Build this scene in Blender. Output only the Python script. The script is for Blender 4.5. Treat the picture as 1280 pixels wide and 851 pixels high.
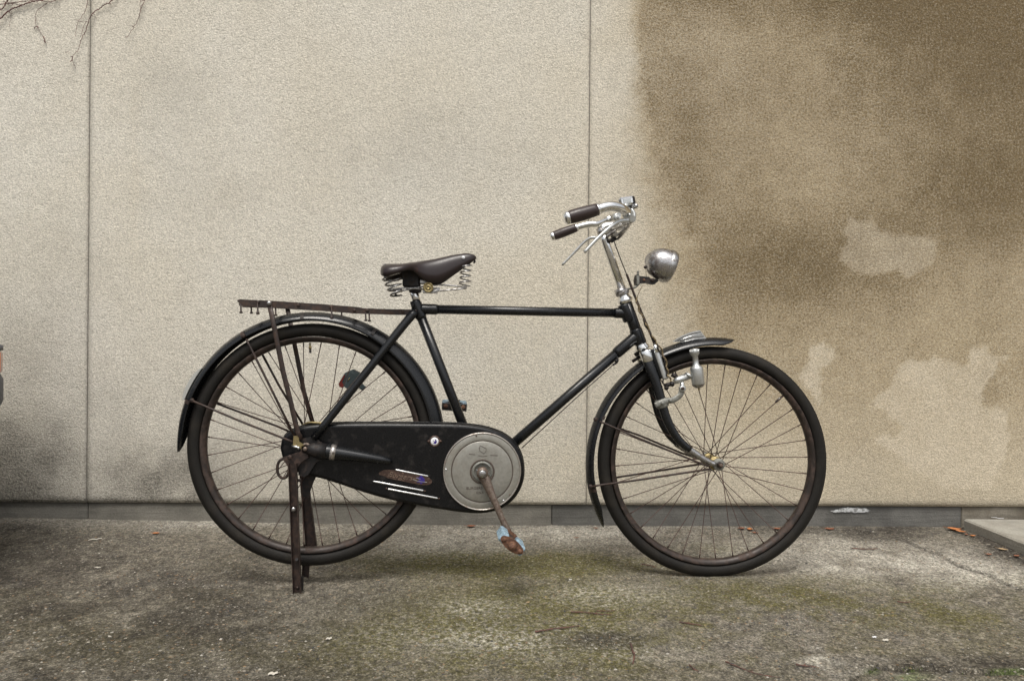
import bpy, math, random
import numpy as np
from mathutils import Vector, Matrix, noise as mnoise

for o in list(bpy.data.objects): bpy.data.objects.remove(o)
S = bpy.context.scene
COL = S.collection
rnd = random.Random(7)

# ------------------------------------------------------------------ camera
F = 864.0; PX0 = 640.0; PY0 = 425.5; H = 0.7256; ROLL = 0.0085
cam_d = bpy.data.cameras.new('camera'); cam = bpy.data.objects.new('camera', cam_d); COL.objects.link(cam)
cam_d.sensor_width = 36; cam_d.sensor_fit = 'HORIZONTAL'; cam_d.lens = F/1280*36
cam_d.clip_start = 0.05; cam_d.clip_end = 500
cr, sr = math.cos(ROLL), math.sin(ROLL)
CR = Vector((cr, 0, sr)); CU = Vector((-sr, 0, cr)); CF = Vector((0, 1, 0))
cam.matrix_world = Matrix(((CR.x, CU.x, -CF.x, 0), (CR.y, CU.y, -CF.y, 0), (CR.z, CU.z, -CF.z, H), (0, 0, 0, 1)))
S.camera = cam
CAM = Vector((0, 0, H))
def ray(px, py): return CR*((px-PX0)/F) + CU*((PY0-py)/F) + CF

# ------------------------------------------------------------------ light
SUN_EL, SUN_AZ = 62.0, -14.0      # high veiled sun behind the camera
w = bpy.data.worlds.new('World'); S.world = w; w.use_nodes = True
nt = w.node_tree; nt.nodes.clear()
sky = nt.nodes.new('ShaderNodeTexSky'); sky.sky_type = 'NISHITA'; sky.sun_disc = False
sky.sun_elevation = math.radians(SUN_EL); sky.sun_rotation = math.radians(180+SUN_AZ)
sky.dust_density = 4.0; sky.air_density = 1.0; sky.ozone_density = 0.6
hs = nt.nodes.new('ShaderNodeHueSaturation'); hs.inputs['Saturation'].default_value = 0.22
bg = nt.nodes.new('ShaderNodeBackground'); bg.inputs['Strength'].default_value = 0.10
wo = nt.nodes.new('ShaderNodeOutputWorld')
nt.links.new(sky.outputs[0], hs.inputs['Color']); nt.links.new(hs.outputs[0], bg.inputs['Color']); nt.links.new(bg.outputs[0], wo.inputs['Surface'])
sd = bpy.data.lights.new('sun', 'SUN'); sd.energy = 1.5; sd.angle = math.radians(24); sd.color = (1.0, 0.95, 0.87)
sun = bpy.data.objects.new('sun', sd); COL.objects.link(sun)
el, az = math.radians(SUN_EL), math.radians(SUN_AZ)
sdir = Vector((math.sin(az)*math.cos(el), -math.cos(az)*math.cos(el), math.sin(el)))
sun.rotation_euler = sdir.to_track_quat('Z', 'Y').to_euler(); sun.location = (0, -3, 5)
S.view_settings.view_transform = 'Standard'; S.view_settings.look = 'None'
S.view_settings.exposure = 0.66; S.view_settings.gamma = 1.0
S.render.engine = 'CYCLES'
S.render.resolution_x = 1024; S.render.resolution_y = 680

# ------------------------------------------------------------------ materials
def newmat(name):
    m = bpy.data.materials.new(name); m.use_nodes = True
    n = m.node_tree.nodes; b = n['Principled BSDF']
    return m, m.node_tree, n, b
def setn(b, col=None, rough=None, metal=None, coat=None, spec=None):
    if col is not None: b.inputs['Base Color'].default_value = (*col, 1)
    if rough is not None: b.inputs['Roughness'].default_value = rough
    if metal is not None: b.inputs['Metallic'].default_value = metal
    if coat is not None: b.inputs['Coat Weight'].default_value = coat; b.inputs['Coat Roughness'].default_value = 0.15
    if spec is not None: b.inputs['Specular IOR Level'].default_value = spec
def nz(nt, scale, detail=4, rough=0.55, src=None, dist=0.0):
    t = nt.nodes.new('ShaderNodeTexNoise'); t.inputs['Scale'].default_value = scale
    t.inputs['Detail'].default_value = detail; t.inputs['Roughness'].default_value = rough; t.inputs['Distortion'].default_value = dist
    if src is not None: nt.links.new(src, t.inputs['Vector'])
    return t.outputs[0]
def ramp(nt, src, a, b, lo=0.0, hi=1.0):
    r = nt.nodes.new('ShaderNodeMapRange'); r.interpolation_type = 'SMOOTHSTEP'
    for k, v in (('From Min', a), ('From Max', b), ('To Min', lo), ('To Max', hi)): r.inputs[k].default_value = v
    nt.links.new(src, r.inputs['Value']); return r.outputs[0]
def mixc(nt, fac, A, B, mode='MIX'):
    m = nt.nodes.new('ShaderNodeMix'); m.data_type = 'RGBA'; m.blend_type = mode
    if isinstance(fac, (int, float)): m.inputs[0].default_value = fac
    else: nt.links.new(fac, m.inputs[0])
    for k, v in ((6, A), (7, B)):
        if isinstance(v, tuple): m.inputs[k].default_value = (*v, 1)
        else: nt.links.new(v, m.inputs[k])
    return m.outputs[2]
def mth(nt, op, a, b=None, clamp=False):
    m = nt.nodes.new('ShaderNodeMath'); m.operation = op; m.use_clamp = clamp
    for k, v in ((0, a), (1, b)):
        if v is None: continue
        if isinstance(v, (int, float)): m.inputs[k].default_value = v
        else: nt.links.new(v, m.inputs[k])
    return m.outputs[0]
def bump(nt, b, h, strength, dist=0.002, prev=None):
    m = nt.nodes.new('ShaderNodeBump'); m.inputs['Strength'].default_value = strength; m.inputs['Distance'].default_value = dist
    nt.links.new(h, m.inputs['Height'])
    if prev is not None: nt.links.new(prev, m.inputs['Normal'])
    nt.links.new(m.outputs[0], b.inputs['Normal']); return m.outputs[0]
def objco(nt): return nt.nodes.new('ShaderNodeTexCoord').outputs['Object']
def attr(nt, name):
    a = nt.nodes.new('ShaderNodeAttribute'); a.attribute_name = name; return a.outputs['Fac']

def wornmat(name, col, rough, metal=0.0, col2=None, lo=0.55, hi=0.75, scale=40, rough2=0.7, metal2=0.0, bmp=0.15, coat=None, fine=200, spec=None):
    m, nt, n, b = newmat(name); setn(b, col, rough, metal, coat, spec)
    oc = objco(nt)
    f = nz(nt, scale, 6, 0.65, oc)
    fac = ramp(nt, f, lo, hi)
    fn = nz(nt, fine, 3, 0.6, oc)
    if col2 is None: col2 = tuple(c*1.8 for c in col)
    c = mixc(nt, fac, col, col2)
    shade = mixc(nt, ramp(nt, fn, 0.3, 0.7, 0.0, 0.3), c, tuple(x*0.45 for x in col))
    nt.links.new(shade, b.inputs['Base Color'])
    r = mth(nt, 'ADD', ramp(nt, fac, 0, 1, rough, rough2), ramp(nt, fn, 0.3, 0.7, -0.05, 0.08), True)
    nt.links.new(r, b.inputs['Roughness'])
    if metal != metal2: nt.links.new(ramp(nt, fac, 0, 1, metal, metal2), b.inputs['Metallic'])
    bump(nt, b, mth(nt, 'ADD', fn, fac), bmp, 0.0006)
    return m
M = {}
M['black'] = wornmat('black_paint', (0.0065, 0.0072, 0.0085), 0.25, 0, (0.026, 0.024, 0.023), 0.58, 0.82, 26, 0.5, 0, 0.10, coat=0.10, spec=0.42)
M['case'] = wornmat('chain_case_enamel', (0.0055, 0.0055, 0.0062), 0.30, 0, (0.030, 0.026, 0.024), 0.52, 0.74, 34, 0.5, 0, 0.10, spec=0.30)
M['darkmetal'] = wornmat('dark_grimy_steel', (0.013, 0.011, 0.011), 0.5, 0.2, (0.040, 0.027, 0.020), 0.45, 0.7, 60, 0.75, 0.0, 0.3)
M['rusty'] = wornmat('rust_brown_steel', (0.034, 0.024, 0.021), 0.45, 0.3, (0.060, 0.034, 0.023), 0.42, 0.66, 70, 0.8, 0.0, 0.35)
M['rust'] = wornmat('bright_rust', (0.165, 0.078, 0.042), 0.75, 0, (0.085, 0.042, 0.028), 0.42, 0.6, 120, 0.85, 0.0, 0.5)
M['rim'] = wornmat('rusty_rim', (0.034, 0.026, 0.022), 0.40, 0.35, (0.060, 0.036, 0.026), 0.42, 0.66, 45, 0.7, 0.0, 0.3)
M['chrome'] = wornmat('aged_chrome', (0.88, 0.88, 0.87), 0.12, 1.0, (0.42, 0.40, 0.37), 0.56, 0.74, 110, 0.45, 0.9, 0.08)
M['dullchrome'] = wornmat('pitted_chrome', (0.52, 0.51, 0.50), 0.24, 1.0, (0.13, 0.11, 0.095), 0.44, 0.66, 75, 0.5, 0.6, 0.22)
M['lamp'] = wornmat('pitted_lamp_chrome', (0.56, 0.55, 0.55), 0.20, 1.0, (0.13, 0.11, 0.10), 0.44, 0.66, 40, 0.5, 0.75, 0.35, fine=260)
M['alu'] = wornmat('cast_aluminium', (0.62, 0.63, 0.62), 0.34, 0.85, (0.38, 0.38, 0.34), 0.5, 0.75, 60, 0.6, 0.4, 0.2)
M['grimealu'] = wornmat('grimy_cast_metal', (0.27, 0.27, 0.245), 0.55, 0.5, (0.14, 0.13, 0.10), 0.45, 0.7, 70, 0.75, 0.2, 0.35)
M['disc'] = wornmat('dull_tinned_disc', (0.33, 0.32, 0.285), 0.42, 0.45, (0.24, 0.22, 0.185), 0.42, 0.72, 18, 0.55, 0.3, 0.08, fine=90)
M['discedge'] = wornmat('bright_disc_edge', (0.55, 0.51, 0.47), 0.3, 0.8, (0.28, 0.2, 0.15), 0.5, 0.72, 60, 0.5, 0.5, 0.1)
M['groove'] = wornmat('dirty_groove', (0.085, 0.065, 0.052), 0.7, 0.1)
M['crank'] = wornmat('rusty_crank_chrome', (0.24, 0.19, 0.155), 0.38, 0.75, (0.080, 0.048, 0.033), 0.42, 0.62, 90, 0.7, 0.1, 0.3)
M['brass'] = wornmat('tarnished_brass', (0.34, 0.27, 0.13), 0.4, 0.7, (0.13, 0.10, 0.05), 0.45, 0.7, 150, 0.6, 0.4, 0.25)
M['strip'] = wornmat('polished_trim', (0.74, 0.74, 0.73), 0.22, 0.75, (0.7, 0.68, 0.66), 0.6, 0.8, 100)
M['tyre'] = wornmat('tyre_rubber', (0.0145, 0.0130, 0.0112), 0.62, 0, (0.028, 0.024, 0.019), 0.45, 0.72, 16, 0.8, 0, 0.25, fine=320, spec=0.22)
M['grip'] = wornmat('brown_grip_rubber', (0.036, 0.023, 0.021), 0.36, 0, (0.055, 0.036, 0.031), 0.5, 0.75, 50, 0.5, 0, 0.1)
M['leather'] = wornmat('dark_brown_leather', (0.022, 0.0135, 0.0135), 0.33, 0, (0.085, 0.035, 0.014), 0.60, 0.76, 22, 0.55, 0, 0.15, fine=420)
M['blue'] = wornmat('pale_blue_pedal_rubber', (0.30, 0.43, 0.52), 0.6, 0, (0.12, 0.16, 0.19), 0.44, 0.60, 90, 0.75, 0, 0.3)
M['lightbox'] = wornmat('dark_grey_green_plastic', (0.028, 0.042, 0.044), 0.45, 0, (0.07, 0.09, 0.09), 0.5, 0.75, 60)
M['wire'] = wornmat('braided_yellow_wire', (0.24, 0.18, 0.085), 0.7, 0, (0.07, 0.045, 0.03), 0.45, 0.55, 190)
M['spoke'] = wornmat('rusty_spoke', (0.066, 0.040, 0.034), 0.5, 0.4, (0.10, 0.05, 0.035), 0.45, 0.6, 60)
M['purple'] = wornmat('purple_enamel', (0.035, 0.02, 0.20), 0.35)
M['badge'] = wornmat('worn_copper_badge', (0.075, 0.045, 0.035), 0.45, 0.4, (0.17, 0.11, 0.08), 0.5, 0.65, 120, 0.5, 0.3, 0.4)
M['groove2'] = wornmat('worn_gilt', (0.27, 0.19, 0.14), 0.5, 0.3, (0.06, 0.04, 0.03), 0.45, 0.6, 150)
m, nt_, n_, b_ = newmat('red_lens'); setn(b_, (0.10, 0.008, 0.006), 0.2, 0, 0.5); M['red'] = m
m, nt_, n_, b_ = newmat('orange_lens'); setn(b_, (0.55, 0.12, 0.02), 0.25, 0, 0.5); M['orange'] = m
m, nt_, n_, b_ = newmat('white_enamel'); setn(b_, (0.75, 0.75, 0.76), 0.25, 0, 0.3); M['white'] = m
m, nt_, n_, b_ = newmat('clear_lens'); setn(b_, (0.85, 0.87, 0.88), 0.08, 0); b_.inputs['Transmission Weight'].default_value = 0.7; M['lens'] = m
m, nt_, n_, b_ = newmat('frosted_reflector'); setn(b_, (0.46, 0.46, 0.43), 0.35, 0, 0.2); b_.inputs['Transmission Weight'].default_value = 0.2; M['frost'] = m
M['carpaint'] = wornmat('grey_car_paint', (0.075, 0.085, 0.098), 0.3, 0.2, (0.09, 0.1, 0.11), 0.4, 0.8, 4, 0.35, 0.2, 0.02, coat=0.5)
M['carplastic'] = wornmat('grey_bumper_plastic', (0.085, 0.090, 0.098), 0.55)
m, nt_, n_, b_ = newmat('car_glass'); setn(b_, (0.02, 0.025, 0.03), 0.05, 0, 0.5); M['carglass'] = m

# ------------------------------------------------------------------ mesh helper
class MB:
    def __init__(s): s.v = []; s.f = []; s.sm = []
    def add(s, vs, fs, smooth=True):
        k = len(s.v); s.v += [tuple(p) for p in vs]; s.f += [tuple(i+k for i in f) for f in fs]; s.sm += [smooth]*len(fs); return s
    def tube(s, path, r, n=12, caps=True, flat=None, smooth=True):
        P_ = [Vector(p) for p in path]; N = len(P_)
        rs = r if isinstance(r, (list, tuple)) else [r]*N
        T = []
        for i in range(N):
            d = P_[min(i+1, N-1)] - P_[max(i-1, 0)]
            T.append(d.normalized() if d.length > 1e-9 else (T[-1] if T else Vector((1, 0, 0))))
        ref = Vector(flat) if flat is not None else (Vector((0, 1, 0)) if abs(T[0].y) < 0.85 else Vector((0, 0, 1)))
        A = (ref - T[0]*ref.dot(T[0])).normalized()
        vs = []
        for i in range(N):
            if flat is not None: A = (ref - T[i]*ref.dot(T[i])).normalized()
            else: A = (A - T[i]*A.dot(T[i])).normalized()
            B = T[i].cross(A)
            for j in range(n):
                a = 2*math.pi*j/n
                rr = rs[i]
                ra, rb = rr if isinstance(rr, tuple) else (rr, rr)
                vs.append(P_[i] + A*(math.cos(a)*ra) + B*(math.sin(a)*rb))
        fs = [(i*n+j, i*n+(j+1) % n, (i+1)*n+(j+1) % n, (i+1)*n+j) for i in range(N-1) for j in range(n)]
        s.add(vs, fs, smooth)
        if caps:
            k = len(s.v) - N*n
            s.f += [tuple(k+j for j in reversed(range(n))), tuple(k+(N-1)*n+j for j in range(n))]; s.sm += [False, False]
        return s
    def lathe(s, prof, org, axis, n=32, closed=False, smooth=True, ref=None):
        # prof: list of (along, radius)
        ax = Vector(axis).normalized(); org = Vector(org)
        rf = Vector(ref) if ref else (Vector((0, 0, 1)) if abs(ax.z) < 0.9 else Vector((1, 0, 0)))
        A = (rf - ax*rf.dot(ax)).normalized(); B = ax.cross(A)
        vs = [org + ax*t + (A*math.cos(2*math.pi*j/n) + B*math.sin(2*math.pi*j/n))*max(r, 1e-5) for t, r in prof for j in range(n)]
        N = len(prof); R_ = N if closed else N-1
        fs = [(i*n+j, i*n+(j+1) % n, ((i+1) % N)*n+(j+1) % n, ((i+1) % N)*n+j) for i in range(R_) for j in range(n)]
        s.add(vs, fs, smooth); return s
    def box(s, c, half, X=(1, 0, 0), Y=(0, 1, 0), bev=0.0, smooth=False):
        X = Vector(X).normalized(); Y = Vector(Y); Y = (Y - X*Y.dot(X)).normalized(); Z = X.cross(Y); c = Vector(c)
        hx, hy, hz = half; b = min(bev, hx*0.9, hy*0.9, hz*0.9)
        if b <= 0:
            vs = [c+X*(i*hx)+Y*(j*hy)+Z*(k*hz) for i in (-1, 1) for j in (-1, 1) for k in (-1, 1)]
            s.add(vs, [(0, 1, 3, 2), (4, 6, 7, 5), (0, 4, 5, 1), (2, 3, 7, 6), (0, 2, 6, 4), (1, 5, 7, 3)], smooth); return s
        vs = []; idx = {}
        for i in (-1, 1):
            for j in (-1, 1):
                for k in (-1, 1):
                    for w_ in range(3):
                        q = [hx, hy, hz]; q = [q[m_]-(b if m_ != w_ else 0) for m_ in range(3)]
                        idx[(i, j, k, w_)] = len(vs); vs.append(c+X*(i*q[0])+Y*(j*q[1])+Z*(k*q[2]))
        fs = []
        for w_ in range(3):
            for sg in (-1, 1):
                cs = []
                for (a_, b2) in ((-1, -1), (1, -1), (1, 1), (-1, 1)):
                    t = [0, 0, 0]; t[w_] = sg; o2 = [q for q in range(3) if q != w_]; t[o2[0]] = a_; t[o2[1]] = b2
                    cs.append(idx[(t[0], t[1], t[2], w_)])
                fs.append(tuple(cs))
        for w_ in range(3):
            o2 = [q for q in range(3) if q != w_]
            for a_ in (-1, 1):
                for b2 in (-1, 1):
                    q = []
                    for (e, ww) in ((-1, o2[0]), (1, o2[0]), (1, o2[1]), (-1, o2[1])):
                        t = [0, 0, 0]; t[w_] = e; t[o2[0]] = a_; t[o2[1]] = b2
                        q.append(idx[(t[0], t[1], t[2], ww)])
                    fs.append(tuple(q))
        for i in (-1, 1):
            for j in (-1, 1):
                for k in (-1, 1): fs.append(tuple(idx[(i, j, k, w_)] for w_ in range(3)))
        s.add(vs, fs, smooth); return s
    def prism(s, pts, off, smooth=False):
        n = len(pts); off = Vector(off); vs = [Vector(p) for p in pts] + [Vector(p)+off for p in pts]
        s.add(vs, [tuple(range(n)), tuple(reversed(range(n, 2*n)))] + [(j, j+n, (j+1) % n+n, (j+1) % n) for j in range(n)], smooth); return s
    def ball(s, c, r, n=12, m_=8, sc=(1, 1, 1)):
        c = Vector(c); vs = []
        for i in range(1, m_):
            t = math.pi*i/m_
            for j in range(n):
                a = 2*math.pi*j/n
                vs.append(c+Vector((math.sin(t)*math.cos(a)*r*sc[0], math.sin(t)*math.sin(a)*r*sc[1], math.cos(t)*r*sc[2])))
        top = len(vs); vs.append(c+Vector((0, 0, r*sc[2]))); vs.append(c-Vector((0, 0, r*sc[2])))
        fs = [(i*n+j, (i+1)*n+j, (i+1)*n+(j+1) % n, i*n+(j+1) % n) for i in range(m_-2) for j in range(n)]
        fs += [(top, j, (j+1) % n) for j in range(n)] + [(top+1, (m_-2)*n+(j+1) % n, (m_-2)*n+j) for j in range(n)]
        s.add(vs, fs, True); return s
    def mesh(s, name, fix=True):
        me = bpy.data.meshes.new(name); me.from_pydata([tuple(p) for p in s.v], [], s.f); me.update()
        me.polygons.foreach_set('use_smooth', s.sm)
        if fix:
            import bmesh
            bm = bmesh.new(); bm.from_mesh(me); bmesh.ops.recalc_face_normals(bm, faces=bm.faces); bm.to_mesh(me); bm.free()
        return me
    def build(s, name, mat, parent=None, fix=True):
        me = s.mesh(name, fix)
        if mat is not None: me.materials.append(M[mat] if isinstance(mat, str) else mat)
        o = bpy.data.objects.new(name, me); COL.objects.link(o)
        if parent is not None: o.parent = parent
        return o
def link(name, me, parent=None, mw=None):
    o = bpy.data.objects.new(name, me); COL.objects.link(o)
    if parent is not None: o.parent = parent
    if mw is not None: o.matrix_local = mw
    return o
def empty(name, loc=(0, 0, 0), rz=0, label=None, cat=None, group=None):
    o = bpy.data.objects.new(name, None); COL.objects.link(o); o.location = loc; o.rotation_euler = (0, 0, rz)
    o.empty_display_size = 0.1
    if label: o['label'] = label
    if cat: o['category'] = cat
    if group: o['group'] = group
    return o
def tag(o, label=None, cat=None, group=None, kind=None):
    if label: o['label'] = label
    if cat: o['category'] = cat
    if group: o['group'] = group
    if kind: o['kind'] = kind
    return o
def spline(pts, k=8):
    P_ = [Vector(p) for p in pts]
    if len(P_) < 3: return P_
    Q = [P_[0]*2-P_[1]] + P_ + [P_[-1]*2-P_[-2]]; out = []
    for i in range(1, len(Q)-2):
        for j in range(k):
            t = j/k
            out.append(0.5*((2*Q[i]) + (Q[i+1]-Q[i-1])*t + (2*Q[i-1]-5*Q[i]+4*Q[i+1]-Q[i+2])*t*t + (3*Q[i]-Q[i-1]-3*Q[i+1]+Q[i+2])*t**3))
    out.append(P_[-1]); return out

# ------------------------------------------------------------------ numpy noise / stain fields
def vnoise(x, y, seed=0):
    xi = np.floor(x).astype(np.int64); yi = np.floor(y).astype(np.int64); fx = x-xi; fy = y-yi
    def h(a, b):
        n = (a*374761393 + b*668265263 + seed*974634777) & 0x7fffffff
        n = ((n ^ (n >> 13))*1274126177) & 0x7fffffff
        return ((n ^ (n >> 16)) & 0xffff)/65535.0
    u = fx*fx*(3-2*fx); v = fy*fy*(3-2*fy)
    return (h(xi, yi)*(1-u)+h(xi+1, yi)*u)*(1-v) + (h(xi, yi+1)*(1-u)+h(xi+1, yi+1)*u)*v
def fbm(x, y, oct=4, seed=0):
    s = 0; a = 0.5; t = 0
    for i in range(oct): s = s+a*vnoise(x*2**i+i*17.3, y*2**i-i*9.1, seed+i); t += a; a *= 0.5
    return s/t
def sst(a, b, x):
    t = np.clip((x-a)/(b-a), 0, 1); return t*t*(3-2*t)
def blob(px, py, cx, cy, rx, ry, soft=0.6):
    d = np.sqrt(((px-cx)/rx)**2+((py-cy)/ry)**2); return 1-sst(1-soft, 1+soft*0.4, d)
def poly_sd(px, py, pts):
    d = np.full(px.shape, 1e18); ins = np.zeros(px.shape, bool); n = len(pts)
    for i in range(n):
        x0, y0 = pts[i]; x1, y1 = pts[(i+1) % n]; ex, ey = x1-x0, y1-y0
        t = np.clip(((px-x0)*ex+(py-y0)*ey)/(ex*ex+ey*ey), 0, 1)
        d = np.minimum(d, (px-x0-t*ex)**2+(py-y0-t*ey)**2)
        c = ((y0 > py) != (y1 > py)); c &= px < (x1-x0)*(py-y0)/((y1-y0) if y1 != y0 else 1e-9)+x0; ins ^= c
    d = np.sqrt(d); return np.where(ins, -d, d)
def line_d(px, py, pts):
    d = np.full(px.shape, 1e18)
    for (x0, y0), (x1, y1) in zip(pts[:-1], pts[1:]):
        ex, ey = x1-x0, y1-y0; t = np.clip(((px-x0)*ex+(py-y0)*ey)/(ex*ex+ey*ey), 0, 1)
        d = np.minimum(d, np.hypot(px-x0-t*ex, py-y0-t*ey))
    return d
def set_attr(me, name, vals):
    a = me.attributes.new(name, 'FLOAT', 'POINT'); a.data.foreach_set('value', np.asarray(vals, dtype=np.float32).ravel())

# ------------------------------------------------------------------ the wall
WALL_Y = 2.702; WYAW = math.radians(0.9)
wall = empty('stucco_wall', (0, WALL_Y, 0), WYAW, 'beige rendered wall of tall panels with brown damp stain on its right half', 'wall')
def wallpt(px, py, proud=0.0):            # picture point on the wall face, in wall coordinates
    n = Vector((-math.sin(WYAW), math.cos(WYAW), 0)); r = ray(px, py)
    t = ((Vector((0, WALL_Y, 0))-n*proud-CAM).dot(n))/r.dot(n); p = CAM+r*t - Vector((0, WALL_Y, 0))
    return (p.x*math.cos(WYAW)+p.y*math.sin(WYAW), p.z)
def wall_map(X, Z):                       # design coordinates (photo pixels) of wall points, for laying out the stains
    wx = X*math.cos(WYAW); wy = WALL_Y+X*math.sin(WYAW)
    dx, dz = wx, Z-H
    return PX0+F*(dx*cr+dz*sr)/wy, PY0-F*(-dx*sr+dz*cr)/wy

def wall_material():
    m, nt, n, b = newmat('stained_stucco'); oc = objco(nt)
    stain = attr(nt, 'stain'); grime_shade = attr(nt, 'grime'); pale = attr(nt, 'pale'); warm = attr(nt, 'warm')
    n1 = nz(nt, 125, 6, 0.72, oc); n2 = nz(nt, 300, 4, 0.7, oc); n3 = nz(nt, 6, 6, 0.65, oc); n4 = nz(nt, 1.6, 4, 0.55, oc); n5 = nz(nt, 70, 4, 0.6, oc)
    vg = nt.nodes.new('ShaderNodeTexVoronoi'); vg.inputs['Scale'].default_value = 190; vg.inputs['Randomness'].default_value = 1.0; nt.links.new(oc, vg.inputs['Vector']); gd = vg.outputs['Distance']
    cool = mixc(nt, ramp(nt, n4, 0.32, 0.68), (0.622, 0.578, 0.486), (0.645, 0.610, 0.532))
    wrm = mixc(nt, ramp(nt, n4, 0.32, 0.68), (0.590, 0.523, 0.398), (0.570, 0.510, 0.400))
    base = mixc(nt, warm, cool, wrm)
    base = mixc(nt, ramp(nt, n3, 0.48, 0.80, 0, 0.22), base, (0.38, 0.355, 0.30))
    sc = mixc(nt, ramp(nt, n3, 0.32, 0.68), (0.318, 0.240, 0.132), (0.290, 0.216, 0.117))
    sc = mixc(nt, ramp(nt, stain, 0.55, 1.0), sc, (0.148, 0.107, 0.054))
    st2 = mth(nt, 'MULTIPLY', stain, ramp(nt, n1, 0.34, 0.60, 0.70, 1.25), True)
    c = mixc(nt, st2, base, sc)
    c = mixc(nt, mth(nt, 'MULTIPLY', ramp(nt, stain, 0.15, 0.9), ramp(nt, n1, 0.55, 0.62, 0.0, 0.62)), c, (0.090, 0.064, 0.036))
    c = mixc(nt, mth(nt, 'MULTIPLY', grime_shade, ramp(nt, n1, 0.35, 0.65, 0.55, 1.0), True), c, (0.115, 0.108, 0.092))
    c = mixc(nt, mth(nt, 'MULTIPLY', pale, ramp(nt, n1, 0.40, 0.60, 1.15, 0.75), True), c, (0.57, 0.50, 0.385))
    c = mixc(nt, ramp(nt, n1, 0.32, 0.48, 0.34, 0.0), c, (0.26, 0.23, 0.18))
    c = mixc(nt, ramp(nt, n2, 0.54, 0.72, 0.0, 0.22), c, (0.72, 0.69, 0.62))
    v = nt.nodes.new('ShaderNodeTexVoronoi'); v.inputs['Scale'].default_value = 9; nt.links.new(oc, v.inputs['Vector'])
    c = mixc(nt, ramp(nt, v.outputs['Distance'], 0.012, 0.022, 0.6, 0.0), c, (0.12, 0.09, 0.06))
    nt.links.new(c, b.inputs['Base Color']); setn(b, None, 0.92, 0, None, 0.15)
    c = mixc(nt, ramp(nt, gd, 0.55, 0.85, 0.0, 0.25), c, (0.25, 0.22, 0.17)); 
    for sc_, amt in ((360, 0.14), (170, 0.085)):
        xv = nt.nodes.new('ShaderNodeTexVoronoi'); xv.inputs['Scale'].default_value = sc_; nt.links.new(oc, xv.inputs['Vector'])
        xs_p = nt.nodes.new('ShaderNodeSeparateColor'); nt.links.new(xv.outputs['Color'], xs_p.inputs[0]); g_ = ramp(nt, xs_p.outputs[0], 0.05, 0.95, 1-amt, 1+amt)
        mx = nt.nodes.new('ShaderNodeVectorMath'); mx.operation = 'SCALE'; nt.links.new(c, mx.inputs[0]); nt.links.new(g_, mx.inputs['Scale']); c = mx.outputs[0]
    nt.links.new(c, b.inputs['Base Color'])
    p = bump(nt, b, mth(nt, 'MULTIPLY', gd, -1.0), 0.38, 0.004); p = bump(nt, b, n1, 0.7, 0.0035, p)
    return m
M['stucco'] = wall_material()

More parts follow.
